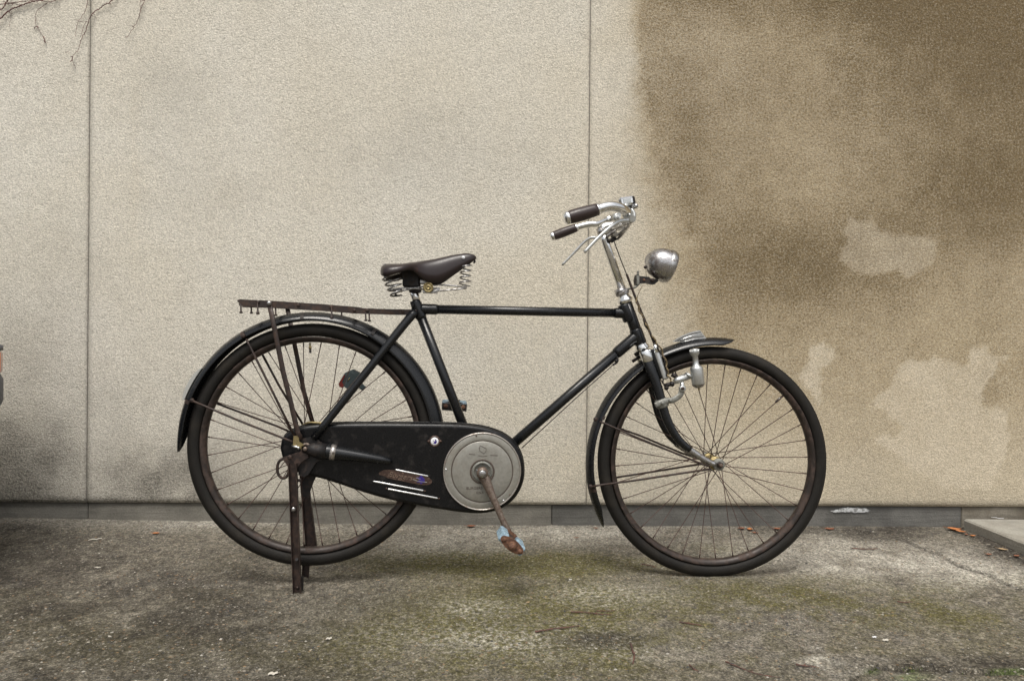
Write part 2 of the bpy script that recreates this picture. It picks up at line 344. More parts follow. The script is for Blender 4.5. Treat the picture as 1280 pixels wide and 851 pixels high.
XJ = [-9.5, -7.54, -5.58, -3.62] + [wallpt(110, 300)[0], wallpt(735.5, 320)[0]]
XJ += [XJ[-1]+1.96, XJ[-1]+3.92, XJ[-1]+5.88, XJ[-1]+7.84]
ZB = wallpt(640, 630.5)[1]; ZT = 3.3
def field_wall(X, Z):
    px, py = wall_map(X, Z)
    wob = (fbm(px/38., py/38., 4, 3)-0.5)
    wob2 = (fbm(px/120., py/120., 3, 11)-0.5)
    # left edge of the damp stain: crisp near the top, drifting right and softer lower down
    edge = np.interp(py, [-600, 0, 90, 170, 240, 300, 360, 430, 480, 520, 560, 640], [786, 790, 791, 793, 799, 810, 818, 824, 836, 870, 910, 940])
    soft = np.interp(py, [-600, 60, 170, 300, 430, 560], [12, 12, 34, 70, 90, 150])
    hf = fbm(px/5., py/5., 2, 71)-0.5; mf = fbm(px/16., py/16., 3, 72)-0.5
    s = sst(-soft*0.55, soft, px-edge+wob*5+mf*soft*0.45+hf*9)
    low = 1-sst(395, 650, py+wob2*60+wob*25-0.12*np.clip(px-900, 0, 400))*0.70
    dens = np.clip(0.66+wob2*0.06+wob*0.10+mf*0.14, 0.3, 1.0)
    dens = dens + 0.10*blob(px, py, 840, 130, 60, 160, 0.9) + 0.08*blob(px, py, 900, 250, 110, 200, 0.9)
    dens = dens + 0.40*blob(px, py, 1340, -20, 360, 270, 0.95)+0.16*blob(px, py, 1000, -20, 300, 60, 0.9)+0.22*blob(px, py, 1010, 330, 170, 80, 0.9)+0.2*blob(px, py, 1230, 250, 150, 90, 0.9)
    st = s*low*dens
    st = st + 0.10*sst(730, 800, px)*(1-s)*(1-sst(300, 560, py))
    st = np.maximum(st, 0.74*blob(px+mf*20, py+mf*20, 1232, 480, 44, 60, 0.8))
    st = np.maximum(st, 0.30*blob(px, py, 1180, 590, 95, 60, 0.9)*(0.6+wob))
    pale = np.zeros_like(px)
    st = np.maximum(st, 0.48*sst(930, 1060, px+wob*60)*sst(380, 430, py)*(1-sst(540, 650, py+wob*40)))
    P1 = [(1060, 270), (1105, 285), (1165, 298), (1163, 330), (1140, 350), (1110, 338), (1085, 345), (1048, 325)]
    P2 = [(1028, 425), (1048, 438), (1026, 468), (1022, 500), (1004, 486), (998, 468), (1016, 440)]
    P3 = [(1135, 445), (1175, 448), (1210, 452), (1212, 432), (1255, 445), (1232, 485), (1228, 505), (1256, 512), (1262, 560), (1236, 612), (1180, 612), (1132, 575), (1096, 550), (1128, 535), (1088, 505), (1108, 485)]
    for P_, a in ((P1, 0.44), (P2, 0.85), (P3, 0.76)):
        sd = poly_sd(px+wob*10, py+wob*12, P_); pale = np.maximum(pale, a*(1-sst(-3, 2.5, sd+mf*16+hf*6)))
    pale = pale*(0.80+0.7*(fbm(px/14., py/14., 3, 5)-0.35))
    pale = np.maximum(pale, 0.16*(1-sst(1.5, 8, np.abs(px-168+wob*6)))*sst(60, 120, py)*(1-sst(250, 420, py)))
    g = 0.26*(1-sst(0, 420, px))*sst(250, 600, py+wob*60)+0.10*(1-sst(-30, 110, px))*sst(380, 560, py+wob*60)+0.20*sst(500, 640, py+wob*70)*(1-sst(500, 800, px))  # grey smudges, plus left-edge and bottom shading painted into the wall colour
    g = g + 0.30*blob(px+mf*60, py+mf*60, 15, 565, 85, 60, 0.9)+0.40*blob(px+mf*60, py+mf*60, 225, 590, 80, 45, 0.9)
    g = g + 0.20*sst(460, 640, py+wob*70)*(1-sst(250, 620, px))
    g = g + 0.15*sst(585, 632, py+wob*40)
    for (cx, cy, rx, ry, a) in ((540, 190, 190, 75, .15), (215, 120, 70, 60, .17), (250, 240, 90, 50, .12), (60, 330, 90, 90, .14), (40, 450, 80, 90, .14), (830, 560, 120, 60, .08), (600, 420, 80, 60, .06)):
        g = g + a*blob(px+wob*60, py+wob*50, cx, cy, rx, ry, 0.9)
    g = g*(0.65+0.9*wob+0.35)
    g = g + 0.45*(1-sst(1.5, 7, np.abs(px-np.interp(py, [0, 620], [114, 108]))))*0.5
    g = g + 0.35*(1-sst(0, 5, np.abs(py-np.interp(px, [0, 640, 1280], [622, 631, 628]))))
    return np.clip(st, 0, 1), np.clip(g, 0, 1), np.clip(pale, 0, 1)
def warm_field(X, Z):
    px, py = wall_map(X, Z)
    return sst(520, 1050, px+(fbm(px/90., py/90., 3, 41)-0.5)*260+(py-300)*0.1)
def panel(x0, x1, step):
    nx = max(2, int((x1-x0)/step)+1); nzv = max(2, int((ZT-ZB)/step)+1)
    if step < 0.02: zs = np.concatenate([np.linspace(ZB, 2.15, int((2.15-ZB)/step)), np.linspace(2.2, ZT, 20)])
    else: zs = np.linspace(ZB, ZT, nzv)
    xs = np.linspace(x0, x1, nx); nx = len(xs); nzv = len(zs)
    XX, ZZ = np.meshgrid(xs, zs); X = XX.ravel(); Z = ZZ.ravel()
    Y = (fbm(X*3, Z*3, 3, 21)-0.5)*0.004 + (fbm(X*45, Z*45, 2, 31)-0.5)*0.0016
    edge = np.minimum(np.minimum(X-x0, x1-X), Z-ZB); Y = np.abs(Y)+0.004*(1-sst(0, 0.006, edge))
    vs = np.stack([X, Y, Z], 1)
    i = np.arange(nzv-1)[:, None]*nx + np.arange(nx-1)[None, :]
    fs = np.stack([i, i+1, i+nx+1, i+nx], -1).reshape(-1, 4)
    ring = list(range(nx)) + [k*nx+nx-1 for k in range(1, nzv)] + [(nzv-1)*nx+k for k in range(nx-2, -1, -1)] + [k*nx for k in range(nzv-2, 0, -1)]
    nv = len(vs); back = vs[ring].copy(); back[:, 1] = 0.06
    vs = np.concatenate([vs, back]); L = len(ring)
    side = [(ring[j], nv+j, nv+(j+1) % L, ring[(j+1) % L]) for j in range(L)]
    me = bpy.data.meshes.new('wall_panel'); me.from_pydata(vs.tolist(), [], fs.tolist()+side); me.update()
    me.polygons.foreach_set('use_smooth', [True]*len(fs)+[False]*len(side))
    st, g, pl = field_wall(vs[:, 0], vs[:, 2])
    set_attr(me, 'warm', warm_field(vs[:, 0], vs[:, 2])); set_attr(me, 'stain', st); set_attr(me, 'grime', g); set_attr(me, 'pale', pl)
    me.materials.append(M['stucco'])
    return link('wall_panel', me, wall)
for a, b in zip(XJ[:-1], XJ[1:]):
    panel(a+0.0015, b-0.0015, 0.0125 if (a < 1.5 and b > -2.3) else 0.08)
M['backing'] = wornmat('dark_joint_mortar', (0.085, 0.085, 0.075), 0.9)
MB().box(((XJ[0]+XJ[-1])/2, 0.09, 1.69), ((XJ[-1]-XJ[0])/2, 0.03, 1.60)).build('wall_core', 'backing', wall)
# joint filler: a recessed seal in each joint
M['seal'] = wornmat('joint_sealant', (0.16, 0.15, 0.13), 0.9)
for x in XJ[1:-1]:
    MB().box((x, 0.012, (ZB+ZT)/2), (0.0014, 0.006, (ZT-ZB)/2-0.004)).build('joint_seal', 'seal', wall)
# plinth
def plinth_material(name, ca, cb):
    m, nt, n, b = newmat(name); oc = objco(nt)
    a = nz(nt, 9, 6, 0.6, oc); f = nz(nt, 160, 4, 0.6, oc)
    mp = nt.nodes.new('ShaderNodeMapping'); mp.inputs['Scale'].default_value = (2.5, 2.5, 26); nt.links.new(oc, mp.inputs['Vector'])
    s = nz(nt, 3.0, 4, 0.6, mp.outputs[0])
    c = mixc(nt, ramp(nt, a, 0.35, 0.68), ca, cb); c = mixc(nt, ramp(nt, s, 0.5, 0.75, 0, 0.45), c, tuple(x*0.5 for x in ca))
    c = mixc(nt, ramp(nt, f, 0.3, 0.7, 0.25, 0), c, (0.05, 0.048, 0.043))
    nt.links.new(c, b.inputs['Base Color']); setn(b, None, 0.88, 0, None, 0.25)
    p = bump(nt, b, f, 0.6, 0.003); bump(nt, b, s, 0.5, 0.005, p); return m
pm = [plinth_material('plinth_grey', (0.205, 0.196, 0.172), (0.155, 0.149, 0.132)), plinth_material('plinth_pale', (0.215, 0.203, 0.175), (0.155, 0.147, 0.127)),
      plinth_material('plinth_blue_grey', (0.160, 0.155, 0.142), (0.105, 0.102, 0.094)), plinth_material('plinth_beige', (0.26, 0.235, 0.19), (0.15, 0.13, 0.10))]
PJ = [-9.5, -3.6, wallpt(107, 630)[0], wallpt(690, 640)[0], wallpt(1205, 640)[0], 4.4, 8.1]
for k, (a, b) in enumerate(zip(PJ[:-1], PJ[1:])):
    PB = MB().box(((a+b)/2, 0.056, (ZB-0.0025-0.25)/2), ((b-a)/2-0.001, 0.042, (ZB-0.0025+0.25)/2), bev=0.003)
    PB.build('plinth_block', pm[[0, 0, 1, 2, 3, 3][k]], wall)
# lime spill on the plinth
def spill(cx, cz, w_, h_, y, seed, mat, parent, name):
    r = random.Random(seed); n = 34; pts = []
    for j in range(n):
        a = 2*math.pi*j/n; k = 0.62+0.42*r.random()
        pts.append((cx+math.cos(a)*w_*k, y, cz+math.sin(a)*h_*k))
    c = MB(); c.add([(cx, y-0.0012, cz)]+pts, [(0, 1+j, 1+(j+1) % n) for j in range(n)], False)
    return c.build(name, mat, parent)
M['lime'] = wornmat('lime_spill', (0.55, 0.56, 0.56), 0.9, 0, (0.22, 0.22, 0.21), 0.46, 0.56, 60)
for (px, py, rx, rz, sd_) in ((1066, 637, 0.075, 0.012, 3), (1047, 638.5, 0.03, 0.006, 4)):
    x_, z_ = wallpt(px, py, -0.012); spill(x_, z_, rx, rz, 0.0118-0.0006*sd_, sd_, 'lime', wall, 'lime_spill')

# ------------------------------------------------------------------ the ground
def ground_y(px, py):
    r = ray(px, py); t = -H/r.z; p = CAM+r*t; return p
WL = wallpt(0, 643, -0.014)
def gz(x, y):
    # the yard rises a little towards the wall at its left end
    return 0.021*sst(-0.2, -2.2, x)*sst(2.0, 2.72, y) + 0.003*sst(0.6, 1.6, x)*sst(2.2, 2.7, y)
def gzf(x, y):
    return gz(x, y) + (fbm(x*5, y*5, 4, 2)-0.5)*0.006 + (fbm(x*22, y*22, 3, 14)-0.5)*0.003 + (fbm(x*80, y*80, 2, 9)-0.5)*0.0022
def Gp(px, py, up=0.0):
    z = 0.0
    for _ in range(5):
        r = ray(px, py); t = (z-H)/r.z; p = CAM+r*t; z = float(gzf(np.array(p.x), np.array(p.y)))
    return Vector((p.x, p.y, z+up))
def ground_map(x, y): return PX0+F*(x*cr-H*sr)/y, PY0-F*(-x*sr-H*cr)/y
def sstn(a, b, x): return sst(a, b, x)
xs = np.concatenate([-np.geomspace(70, 2.75, 26), np.arange(-2.65, 2.85, 0.0115), np.geomspace(2.95, 70, 26)])
ys = np.concatenate([-np.geomspace(70, 0.4, 22), np.linspace(-0.3, 1.2, 12), np.arange(1.25, 2.80, 0.0095), np.geomspace(2.9, 70, 22)])
XX, YY = np.meshgrid(xs, ys); X = XX.ravel(); Y = YY.ravel()
Ys = np.maximum(Y, 0.9); px, py = ground_map(X, Ys); fade = (Y > 1.2)*1.0
wob = fbm(X*5, Y*5, 4, 2)-0.5; wob2 = fbm(X*1.6, Y*1.6, 4, 8)-0.5; wf = fbm(X*22, Y*22, 3, 14)-0.5
Z = gzf(X, Y)
CR1 = [(1040, 862), (1062, 850), (1082, 838), (1097, 832), (1130, 836), (1160, 835), (1199, 838), (1240, 840), (1300, 842)]
CR2 = [(1130, 676), (1145, 683), (1172, 692), (1199, 707), (1230, 717), (1260, 730), (1300, 742)]
d1 = line_d(px+wf*9, py+wf*5, CR1); d2 = line_d(px+wf*9, py+wf*5, CR2)
Z -= 0.020*(1-sst(0.5, 3.2, d1)) + 0.006*(1-sst(0.3, 2.5, d2))
moss = 0.45*blob(px, py, 560, 706, 330, 20, 0.8) + 0.75*blob(px, py, 680, 705, 170, 15, 0.8) + 0.34*blob(px, py, 640, 745, 240, 60, 0.9) + 0.66*blob(px, py, 1060, 752, 360, 34, 0.8) + 0.3*blob(px, py, 900, 780, 400, 60, 0.9)  # moss green; the band under the bicycle is its soft shadow painted in
moss += 0.42*blob(px, py, 860, 815, 460, 60, 0.9) + 0.30*blob(px, py, 520, 810, 300, 60, 0.9)+0.35*blob(px, py, 880, 686, 60, 12, 0.8)+0.35*blob(px, py, 110, 800, 260, 50, 0.9)
moss = np.clip(moss*(0.95+2.4*wob+1.6*wob2+1.8*wf), 0, 1)*fade
moss = np.maximum(moss, 0.28*fade*np.clip(0.5+wob*2, 0, 1)*(py > 735))
pale = 0.65*blob(px, py, 610, 802, 75, 12, 0.8)+0.42*blob(px, py, 600, 760, 60, 14, 0.8)+0.45*blob(px, py, 770, 745, 95, 18, 0.9)+0.35*blob(px, py, 835, 818, 70, 14, 0.8)
pale += 1.0*blob(px+wf*60, py+wf*18, 1028, 826, 26, 9, 0.6)+0.7*blob(px+wf*40, py+wf*18, 1052, 836, 30, 8, 0.7)+0.4*blob(px, py, 1160, 720, 150, 26, 0.9)+0.25*blob(px, py, 560, 688, 100, 16, 0.9)
pale += 0.38*blob(px, py, 1020, 695, 260, 26, 0.9)+0.30*blob(px, py, 240, 655, 260, 14, 0.9)+0.32*blob(px, py, 700, 668, 240, 16, 0.9)+0.4*blob(px, py, 1235, 735, 80, 30, 0.9)+0.3*blob(px, py, 640, 800, 200, 30, 0.9)
pale = np.clip(pale*(1.15+3.2*wob+2.4*wf), 0, 1)*fade
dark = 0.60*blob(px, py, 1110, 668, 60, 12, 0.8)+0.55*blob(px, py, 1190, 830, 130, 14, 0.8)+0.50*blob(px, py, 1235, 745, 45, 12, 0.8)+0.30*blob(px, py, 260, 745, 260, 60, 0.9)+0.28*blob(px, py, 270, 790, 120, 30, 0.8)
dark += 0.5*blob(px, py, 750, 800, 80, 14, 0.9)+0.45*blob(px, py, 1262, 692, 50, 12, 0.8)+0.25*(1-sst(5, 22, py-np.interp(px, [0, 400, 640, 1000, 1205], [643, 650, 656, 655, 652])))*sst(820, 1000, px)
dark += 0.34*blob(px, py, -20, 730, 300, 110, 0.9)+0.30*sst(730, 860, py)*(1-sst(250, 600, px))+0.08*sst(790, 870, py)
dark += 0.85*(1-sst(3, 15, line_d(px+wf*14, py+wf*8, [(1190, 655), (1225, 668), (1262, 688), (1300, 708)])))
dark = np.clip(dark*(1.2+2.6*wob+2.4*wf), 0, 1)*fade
dark = np.maximum(dark, 0.95*(1-sst(0.6, 3.0, d1))*fade); dark = np.maximum(dark, 0.75*(1-sst(0.4, 2.6, d2))*fade)
brt = 0.9*blob(px, py, 1140, 836, 9, 3, 0.7)+0.45*blob(px, py, 1262, 838, 30, 3.5, 0.7)+0.45*blob(px, py, 1090, 838, 12, 5, 0.8)+0.4*blob(px, py, 1140, 846, 30, 6, 0.8); brt = np.clip(brt*(0.8+1.5*wf), 0, 1)*fade
i = np.arange(len(ys)-1)[:, None]*len(xs) + np.arange(len(xs)-1)[None, :]
fs = np.stack([i, i+1, i+len(xs)+1, i+len(xs)], -1).reshape(-1, 4)
gm = bpy.data.meshes.new('ground'); gm.from_pydata(np.stack([X, Y, Z], 1).tolist(), [], fs.tolist()); gm.update()
gm.polygons.foreach_set('use_smooth', [True]*len(fs))
for k, v in (('moss', moss), ('pale', pale), ('dark', dark), ('bright_moss', brt)): set_attr(gm, k, v)
def ground_material():
    m, nt, n, b = newmat('worn_concrete_yard'); oc = objco(nt)
    mo, pa, da, br = (attr(nt, k) for k in ('moss', 'pale', 'dark', 'bright_moss'))
    n1 = nz(nt, 150, 6, 0.72, oc); n2 = nz(nt, 34, 6, 0.70, oc); n3 = nz(nt, 4, 6, 0.65, oc); n4 = nz(nt, 70, 5, 0.7, oc)
    n5 = nz(nt, 16, 5, 0.65, oc)
    def vor(sc):
        v = nt.nodes.new('ShaderNodeTexVoronoi'); v.inputs['Scale'].default_value = sc; nt.links.new(oc, v.inputs['Vector'])
        sp_ = nt.nodes.new('ShaderNodeSeparateColor'); nt.links.new(v.outputs['Color'], sp_.inputs[0]); return v.outputs['Distance'], sp_.outputs
    vd, vc = vor(95); wd, wc = vor(210)
    c = mixc(nt, ramp(nt, n3, 0.35, 0.65), (0.228, 0.204, 0.160), (0.188, 0.170, 0.136))
    c = mixc(nt, ramp(nt, n2, 0.40, 0.60, 0, 0.75), c, (0.098, 0.088, 0.071)); c = mixc(nt, ramp(nt, n5, 0.50, 0.66, 0, 0.40), c, (0.29, 0.268, 0.225))
    c = mixc(nt, mth(nt, 'MULTIPLY', pa, ramp(nt, n2, 0.30, 0.58, 0.45, 1.0)), c, (0.46, 0.435, 0.375))
    c = mixc(nt, mth(nt, 'MULTIPLY', mo, ramp(nt, n4, 0.36, 0.60, 0.25, 1.0)), c, (0.105, 0.095, 0.032))
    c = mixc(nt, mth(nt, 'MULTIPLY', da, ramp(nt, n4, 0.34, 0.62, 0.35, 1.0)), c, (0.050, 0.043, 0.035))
    c = mixc(nt, ramp(nt, n4, 0.53, 0.63, 0.0, 0.50), c, (0.070, 0.061, 0.048)); c = mixc(nt, ramp(nt, n1, 0.54, 0.64, 0.0, 0.70), c, (0.045, 0.039, 0.031))
    c = mixc(nt, ramp(nt, n1, 0.34, 0.44, 0.5, 0.0), c, (0.38, 0.345, 0.28))
    c = mixc(nt, mth(nt, 'MULTIPLY', pa, ramp(nt, n4, 0.34, 0.60, 0.65, 0.15)), c, (0.46, 0.435, 0.375))
    c = mixc(nt, mth(nt, 'MULTIPLY', mo, ramp(nt, n4, 0.40, 0.60, 0.15, 0.65)), c, (0.105, 0.095, 0.030))
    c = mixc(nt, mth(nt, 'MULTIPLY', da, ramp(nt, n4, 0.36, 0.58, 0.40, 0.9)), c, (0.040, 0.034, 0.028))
    c = mixc(nt, br, c, (0.085, 0.15, 0.02))
    # exposed aggregate of two sizes, each stone its own tone, only where the surface has worn
    worn = ramp(nt, n3, 0.40, 0.62, 0.35, 1.0)
    def stones(c, d, ch, k, lo, rad, col, amt):
        f = mth(nt, 'MULTIPLY', ramp(nt, ch[k], lo, lo+0.02, 0.0, amt), ramp(nt, d, rad*0.8, rad, 1.0, 0.0)); return mixc(nt, mth(nt, 'MULTIPLY', f, worn), c, col)
    c = stones(c, vd, vc, 0, 0.90, 0.36, (0.42, 0.39, 0.33), 0.7); c = stones(c, vd, vc, 1, 0.84, 0.40, (0.060, 0.060, 0.062), 0.7); c = stones(c, vd, vc, 2, 0.93, 0.34, (0.27, 0.17, 0.09), 0.7)
    c = stones(c, wd, wc, 0, 0.90, 0.40, (0.40, 0.37, 0.31), 0.6); c = stones(c, wd, wc, 1, 0.84, 0.42, (0.07, 0.066, 0.062), 0.6)
    # every sand grain has a tone of its own
    for sc_, amt, k in ((330, 0.36, 0), (150, 0.25, 1), (75, 0.12, 2)):
        xd, xc = vor(sc_); g_ = ramp(nt, xc[k], 0.05, 0.95, 1-amt, 1+amt)
        mx = nt.nodes.new('ShaderNodeVectorMath'); mx.operation = 'SCALE'; nt.links.new(c, mx.inputs[0]); nt.links.new(g_, mx.inputs['Scale']); c = mx.outputs[0]
    nt.links.new(c, b.inputs['Base Color']); setn(b, None, 0.92, 0, None, 0.2)
    p = bump(nt, b, n1, 0.85, 0.005); p = bump(nt, b, n4, 0.6, 0.008, p); bump(nt, b, vd, 0.35, 0.004, p)
    return m
M['ground'] = ground_material(); gm.materials.append(M['ground'])
ground = link('ground', gm); ground['kind'] = 'structure'

# loose grit
cols = [(0.26, 0.235, 0.19), (0.13, 0.12, 0.10), (0.42, 0.395, 0.34), (0.20, 0.145, 0.09), (0.06, 0.06, 0.062)]
gb = MB(); mats = []; r = random.Random(5)
ico = [(0, 0, 1), (0.9, 0, 0.1), (0.28, 0.85, 0.1), (-0.72, 0.53, 0.05), (-0.72, -0.53, 0.1), (0.28, -0.85, 0.05), (0, 0, -0.6)]
icf = [(0, 1, 2), (0, 2, 3), (0, 3, 4), (0, 4, 5), (0, 5, 1), (6, 2, 1), (6, 3, 2), (6, 4, 3), (6, 5, 4), (6, 1, 5)]
for q in range(8000):
    y_ = 1.42+1.28*r.random()**1.25; x_ = r.uniform(-0.80, 0.80)*y_
    s_ = 0.0009+0.0036*r.random()**4
    if q < 700:
        pxx, pyy = r.choice([(1200, 660), (1100, 664), (1000, 659), (1250, 690), (300, 800), (770, 805), (780, 800), (1180, 830), (100, 800)])
        g_ = Gp(pxx+r.gauss(0, 40), max(658, pyy+r.gauss(0, 10))); x_, y_ = g_.x, g_.y
        if y_ > 2.7: continue
    zz = float(gzf(np.array(x_), np.array(y_)))
    a_ = r.uniform(0, 6.28); ca, sa = math.cos(a_), math.sin(a_); ex = r.uniform(0.7, 1.5); hz = r.uniform(0.4, 0.8)
    vs = [(x_+s_*(vx*ex*ca-vy*sa), y_+s_*(vx*ex*sa+vy*ca), zz+0.0005+s_*vz*hz) for vx, vy, vz in ico]
    gb.add(vs, icf, False); mats += [min(4, int(r.choice([0, 0, 0, 1, 1, 1, 2, 3, 4, 4])))]*10
go = gb.build('grit', None, None, fix=False)
for k, c in enumerate(cols): go.data.materials.append(wornmat('grit_stone_%d' % k, c, 0.85, fine=300))
go.data.polygons.foreach_set('material_index', mats); tag(go, 'loose pale and dark grit scattered over the concrete yard', 'grit', kind='stuff')

# moss tufts along the crack
mt = MB()
M['tuft'] = wornmat('bright_moss_tuft', (0.07, 0.10, 0.018), 0.9, 0, (0.08, 0.08, 0.03))
for (cx, cy, n_k, sp) in ((1140, 836, 22, 8), (1266, 839, 50, 20), (1096, 838, 10, 6)):
    for q in range(n_k):
        p = Gp(cx+r.gauss(0, sp), cy+r.gauss(0, 1.5), -0.003); h_ = r.uniform(0.003, 0.008); a_ = r.uniform(0, 6.28)
        mt.add([p+Vector((math.cos(a_)*.0016, math.sin(a_)*.0016, 0)), p-Vector((math.cos(a_)*.0016, math.sin(a_)*.0016, 0)), p+Vector((r.gauss(0, .0025), r.gauss(0, .0025), h_))], [(0, 1, 2)], False)
tag(mt.build('moss', 'tuft', fix=False), 'bright green moss growing in the crack at the lower right', 'moss', kind='stuff')

# concrete step at the right
M['slab'] = plinth_material('pale_step_concrete', (0.36, 0.345, 0.30), (0.29, 0.27, 0.23))
hS = 0.040
sl = MB(); x0 = (1205-PX0)/F*2.725; yb = WALL_Y+0.02
sl.box((x0+1.0, (yb+1.15)/2, hS/2-0.03), (1.0, (yb-1.15)/2, hS/2+0.03), bev=0.006)
so = sl.build('concrete_step', 'slab'); tag(so, 'low pale concrete step against the wall at the right edge', 'step')
so.rotation_euler = (0, 0, 0)

# ------------------------------------------------------------------ climbing vine at upper left
M['vine'] = wornmat('reddish_vine_bark', (0.185, 0.085, 0.072), 0.8, 0, (0.10, 0.052, 0.045), 0.4, 0.6, 60)
vine = empty('climbing_vine', (0, WALL_Y, 0), WYAW, 'bare reddish climbing vine hanging down over the top left of the wall', 'vine')
def wp(px, py, out=0.006):
    a, z = wallpt(px, py, out); return Vector((a, -out, z))
def vstem(pts, r0, r1, seed, buds=0):
    r0 *= .72; r1 *= .8
    q = spline([wp(a, b, 0.004+r0+0.004*((i*7) % 3)/2) for i, (a, b) in enumerate(pts)], 6); rr = random.Random(seed)
    q = [p+Vector((rr.gauss(0, .0012), 0, rr.gauss(0, .0012))) for p in q]; n = len(q)
    mb = MB().tube(q, [r0+(r1-r0)*i/(n-1) for i in range(n)], 7)
    for k in range(buds if n > 2 else 0):
        i = rr.randrange(1, n-1); d = Vector((rr.gauss(0, 1), -abs(rr.gauss(0, .4)), -abs(rr.gauss(0.3, 1)))).normalized(); l = rr.uniform(.006, .016)
        mb.tube([q[i], q[i]+d*l*0.6, q[i]+d*l], [r0*0.6, r0*0.75, r0*0.3], 6)
    return mb.build('stem', 'vine', vine)
vstem([(-60, 60), (-20, 36), (0, 24), (12, 13), (24, 8), (40, 2.5), (55, 0), (72, -6), (110, -30)], .0035, .0022, 1, 14)
vstem([(-30, 24), (0, 12), (8, 4), (14, -6), (30, -20)], .0028, .0022, 2, 4)
vstem([(-30, 14), (0, 6), (20, 3.5), (34, 1.5), (48, 1), (66, 2), (78, -8)], .0022, .0014, 11, 5)
vstem([(4, 2), (16, 5), (26, 7), (36, 3)], .0016, .0012, 12, 3)
vstem([(60, 4), (52, 9), (46, 14), (44.5, 22), (45, 30), (49, 38), (54, 47), (57, 54)], .0011, .0009, 3, 3)
vstem([(43, 35), (45, 33.5), (48, 34)], .0016, .001, 13, 2)
vstem([(54, 46), (57, 53.5)], .0017, .0022, 14, 1)
vstem([(160, -20), (140, 1), (131, 6), (124, 11), (117, 16), (112, 24), (108, 35), (104, 45), (100, 55), (97, 64), (91, 70), (91, 78), (95, 86)], .0026, .0007, 4, 8)
vstem([(111, -20), (110, 0), (107, 12), (102, 22), (98, 27), (95, 38), (94, 46)], .0016, .0007, 5, 4)
vstem([(108, 26), (104, 36), (100, 47)], .0011, .0007, 6, 2)
vstem([(190, -20), (181, 1), (176, 12), (173, 24), (167, 35), (158, 48)], .0018, .0008, 7, 5)
vstem([(176, -4), (175, 8), (176, 14), (173, 22)], .0010, .0008, 8, 2)
vstem([(14, 14), (13, 24), (12.5, 33)], .0009, .0006, 9, 1)
vstem([(82, 66), (86, 64.5)], .0012, .0008, 10, 0)
vstem([(-60, 60), (-90, -60), (-60, -260), (0, -330)], .006, .0045, 21, 6)
vstem([(190, -20), (215, -120), (200, -240), (110, -330)], .004, .003, 22, 6)
vstem([(160, -20), (150, -90), (110, -180), (60, -320)], .004, .003, 23, 6)

# ------------------------------------------------------------------ twigs, leaves, scraps
M['twig'] = wornmat('red_brown_twig', (0.15, 0.070, 0.052), 0.8, 0, (0.07, 0.042, 0.034), 0.4, 0.6, 80)
def twig(pts, rr, label, seed):
    ra = random.Random(seed)
    q = spline([Gp(a, b, rr+0.0012+ra.random()*0.002) for a, b in pts], 5)
    q = [p+Vector((ra.gauss(0, .0006), ra.gauss(0, .0012), 0)) for p in q]; n = len(q)
    mb = MB().tube(q, [rr*(1-0.45*i/n)*(1+0.25*ra.random()) for i in range(n)], 7)
    i = n//2; mb.tube([q[i], q[i]+Vector((0.004, 0.004, 0.004))], [rr*0.8, rr*0.3], 5)
    tag(mb.build('twig', 'twig'), label, 'twig', 'twigs dropped on the yard')
twig([(669, 790.5), (690, 788), (708, 786), (724, 783.5)], .0019, 'straight reddish twig lying left of the pedal shadow, nearer than the others', 1)
twig([(713, 766), (735, 767), (750, 768.5), (764, 769)], .0014, 'thin twig lying under a second shorter twig between the wheels', 2)
twig([(746, 764), (758, 765), (770, 763)], .0010, 'shortest twig crossing over the long thin twig between the wheels', 3)
twig([(849, 778.5), (860, 780), (876, 782.5)], .0017, 'short curved twig on the mossy concrete below the front wheel', 4)
twig([(1064, 686), (1080, 687.5), (1097, 687)], .0019, 'dark red twig lying to the right of the front wheel near the wall', 5)
twig([(995, 832), (1006, 834), (1020, 835)], .0018, 'stubby twig pointing at the white spill near the bottom edge', 6)
twig([(788, 806), (791, 815), (793, 822), (791, 831)], .0022, 'crooked twig standing out from grit at the bottom middle', 7)
twig([(802, 706), (812, 708), (820, 709.5)], .0015, 'small twig just left of the front tyre contact', 8)
twig([(862, 832), (868, 838), (874, 840)], .0014, 'tiny bent twig at the bottom below the front wheel', 9)
twig([(1122, 753), (1132, 754), (1140, 753)], .0014, 'tiny twig on the green patch at the right', 10)
twig([(907, 828), (925, 836), (950, 845), (975, 848)], .0013, 'long thin twig along the bottom edge right of centre', 11)

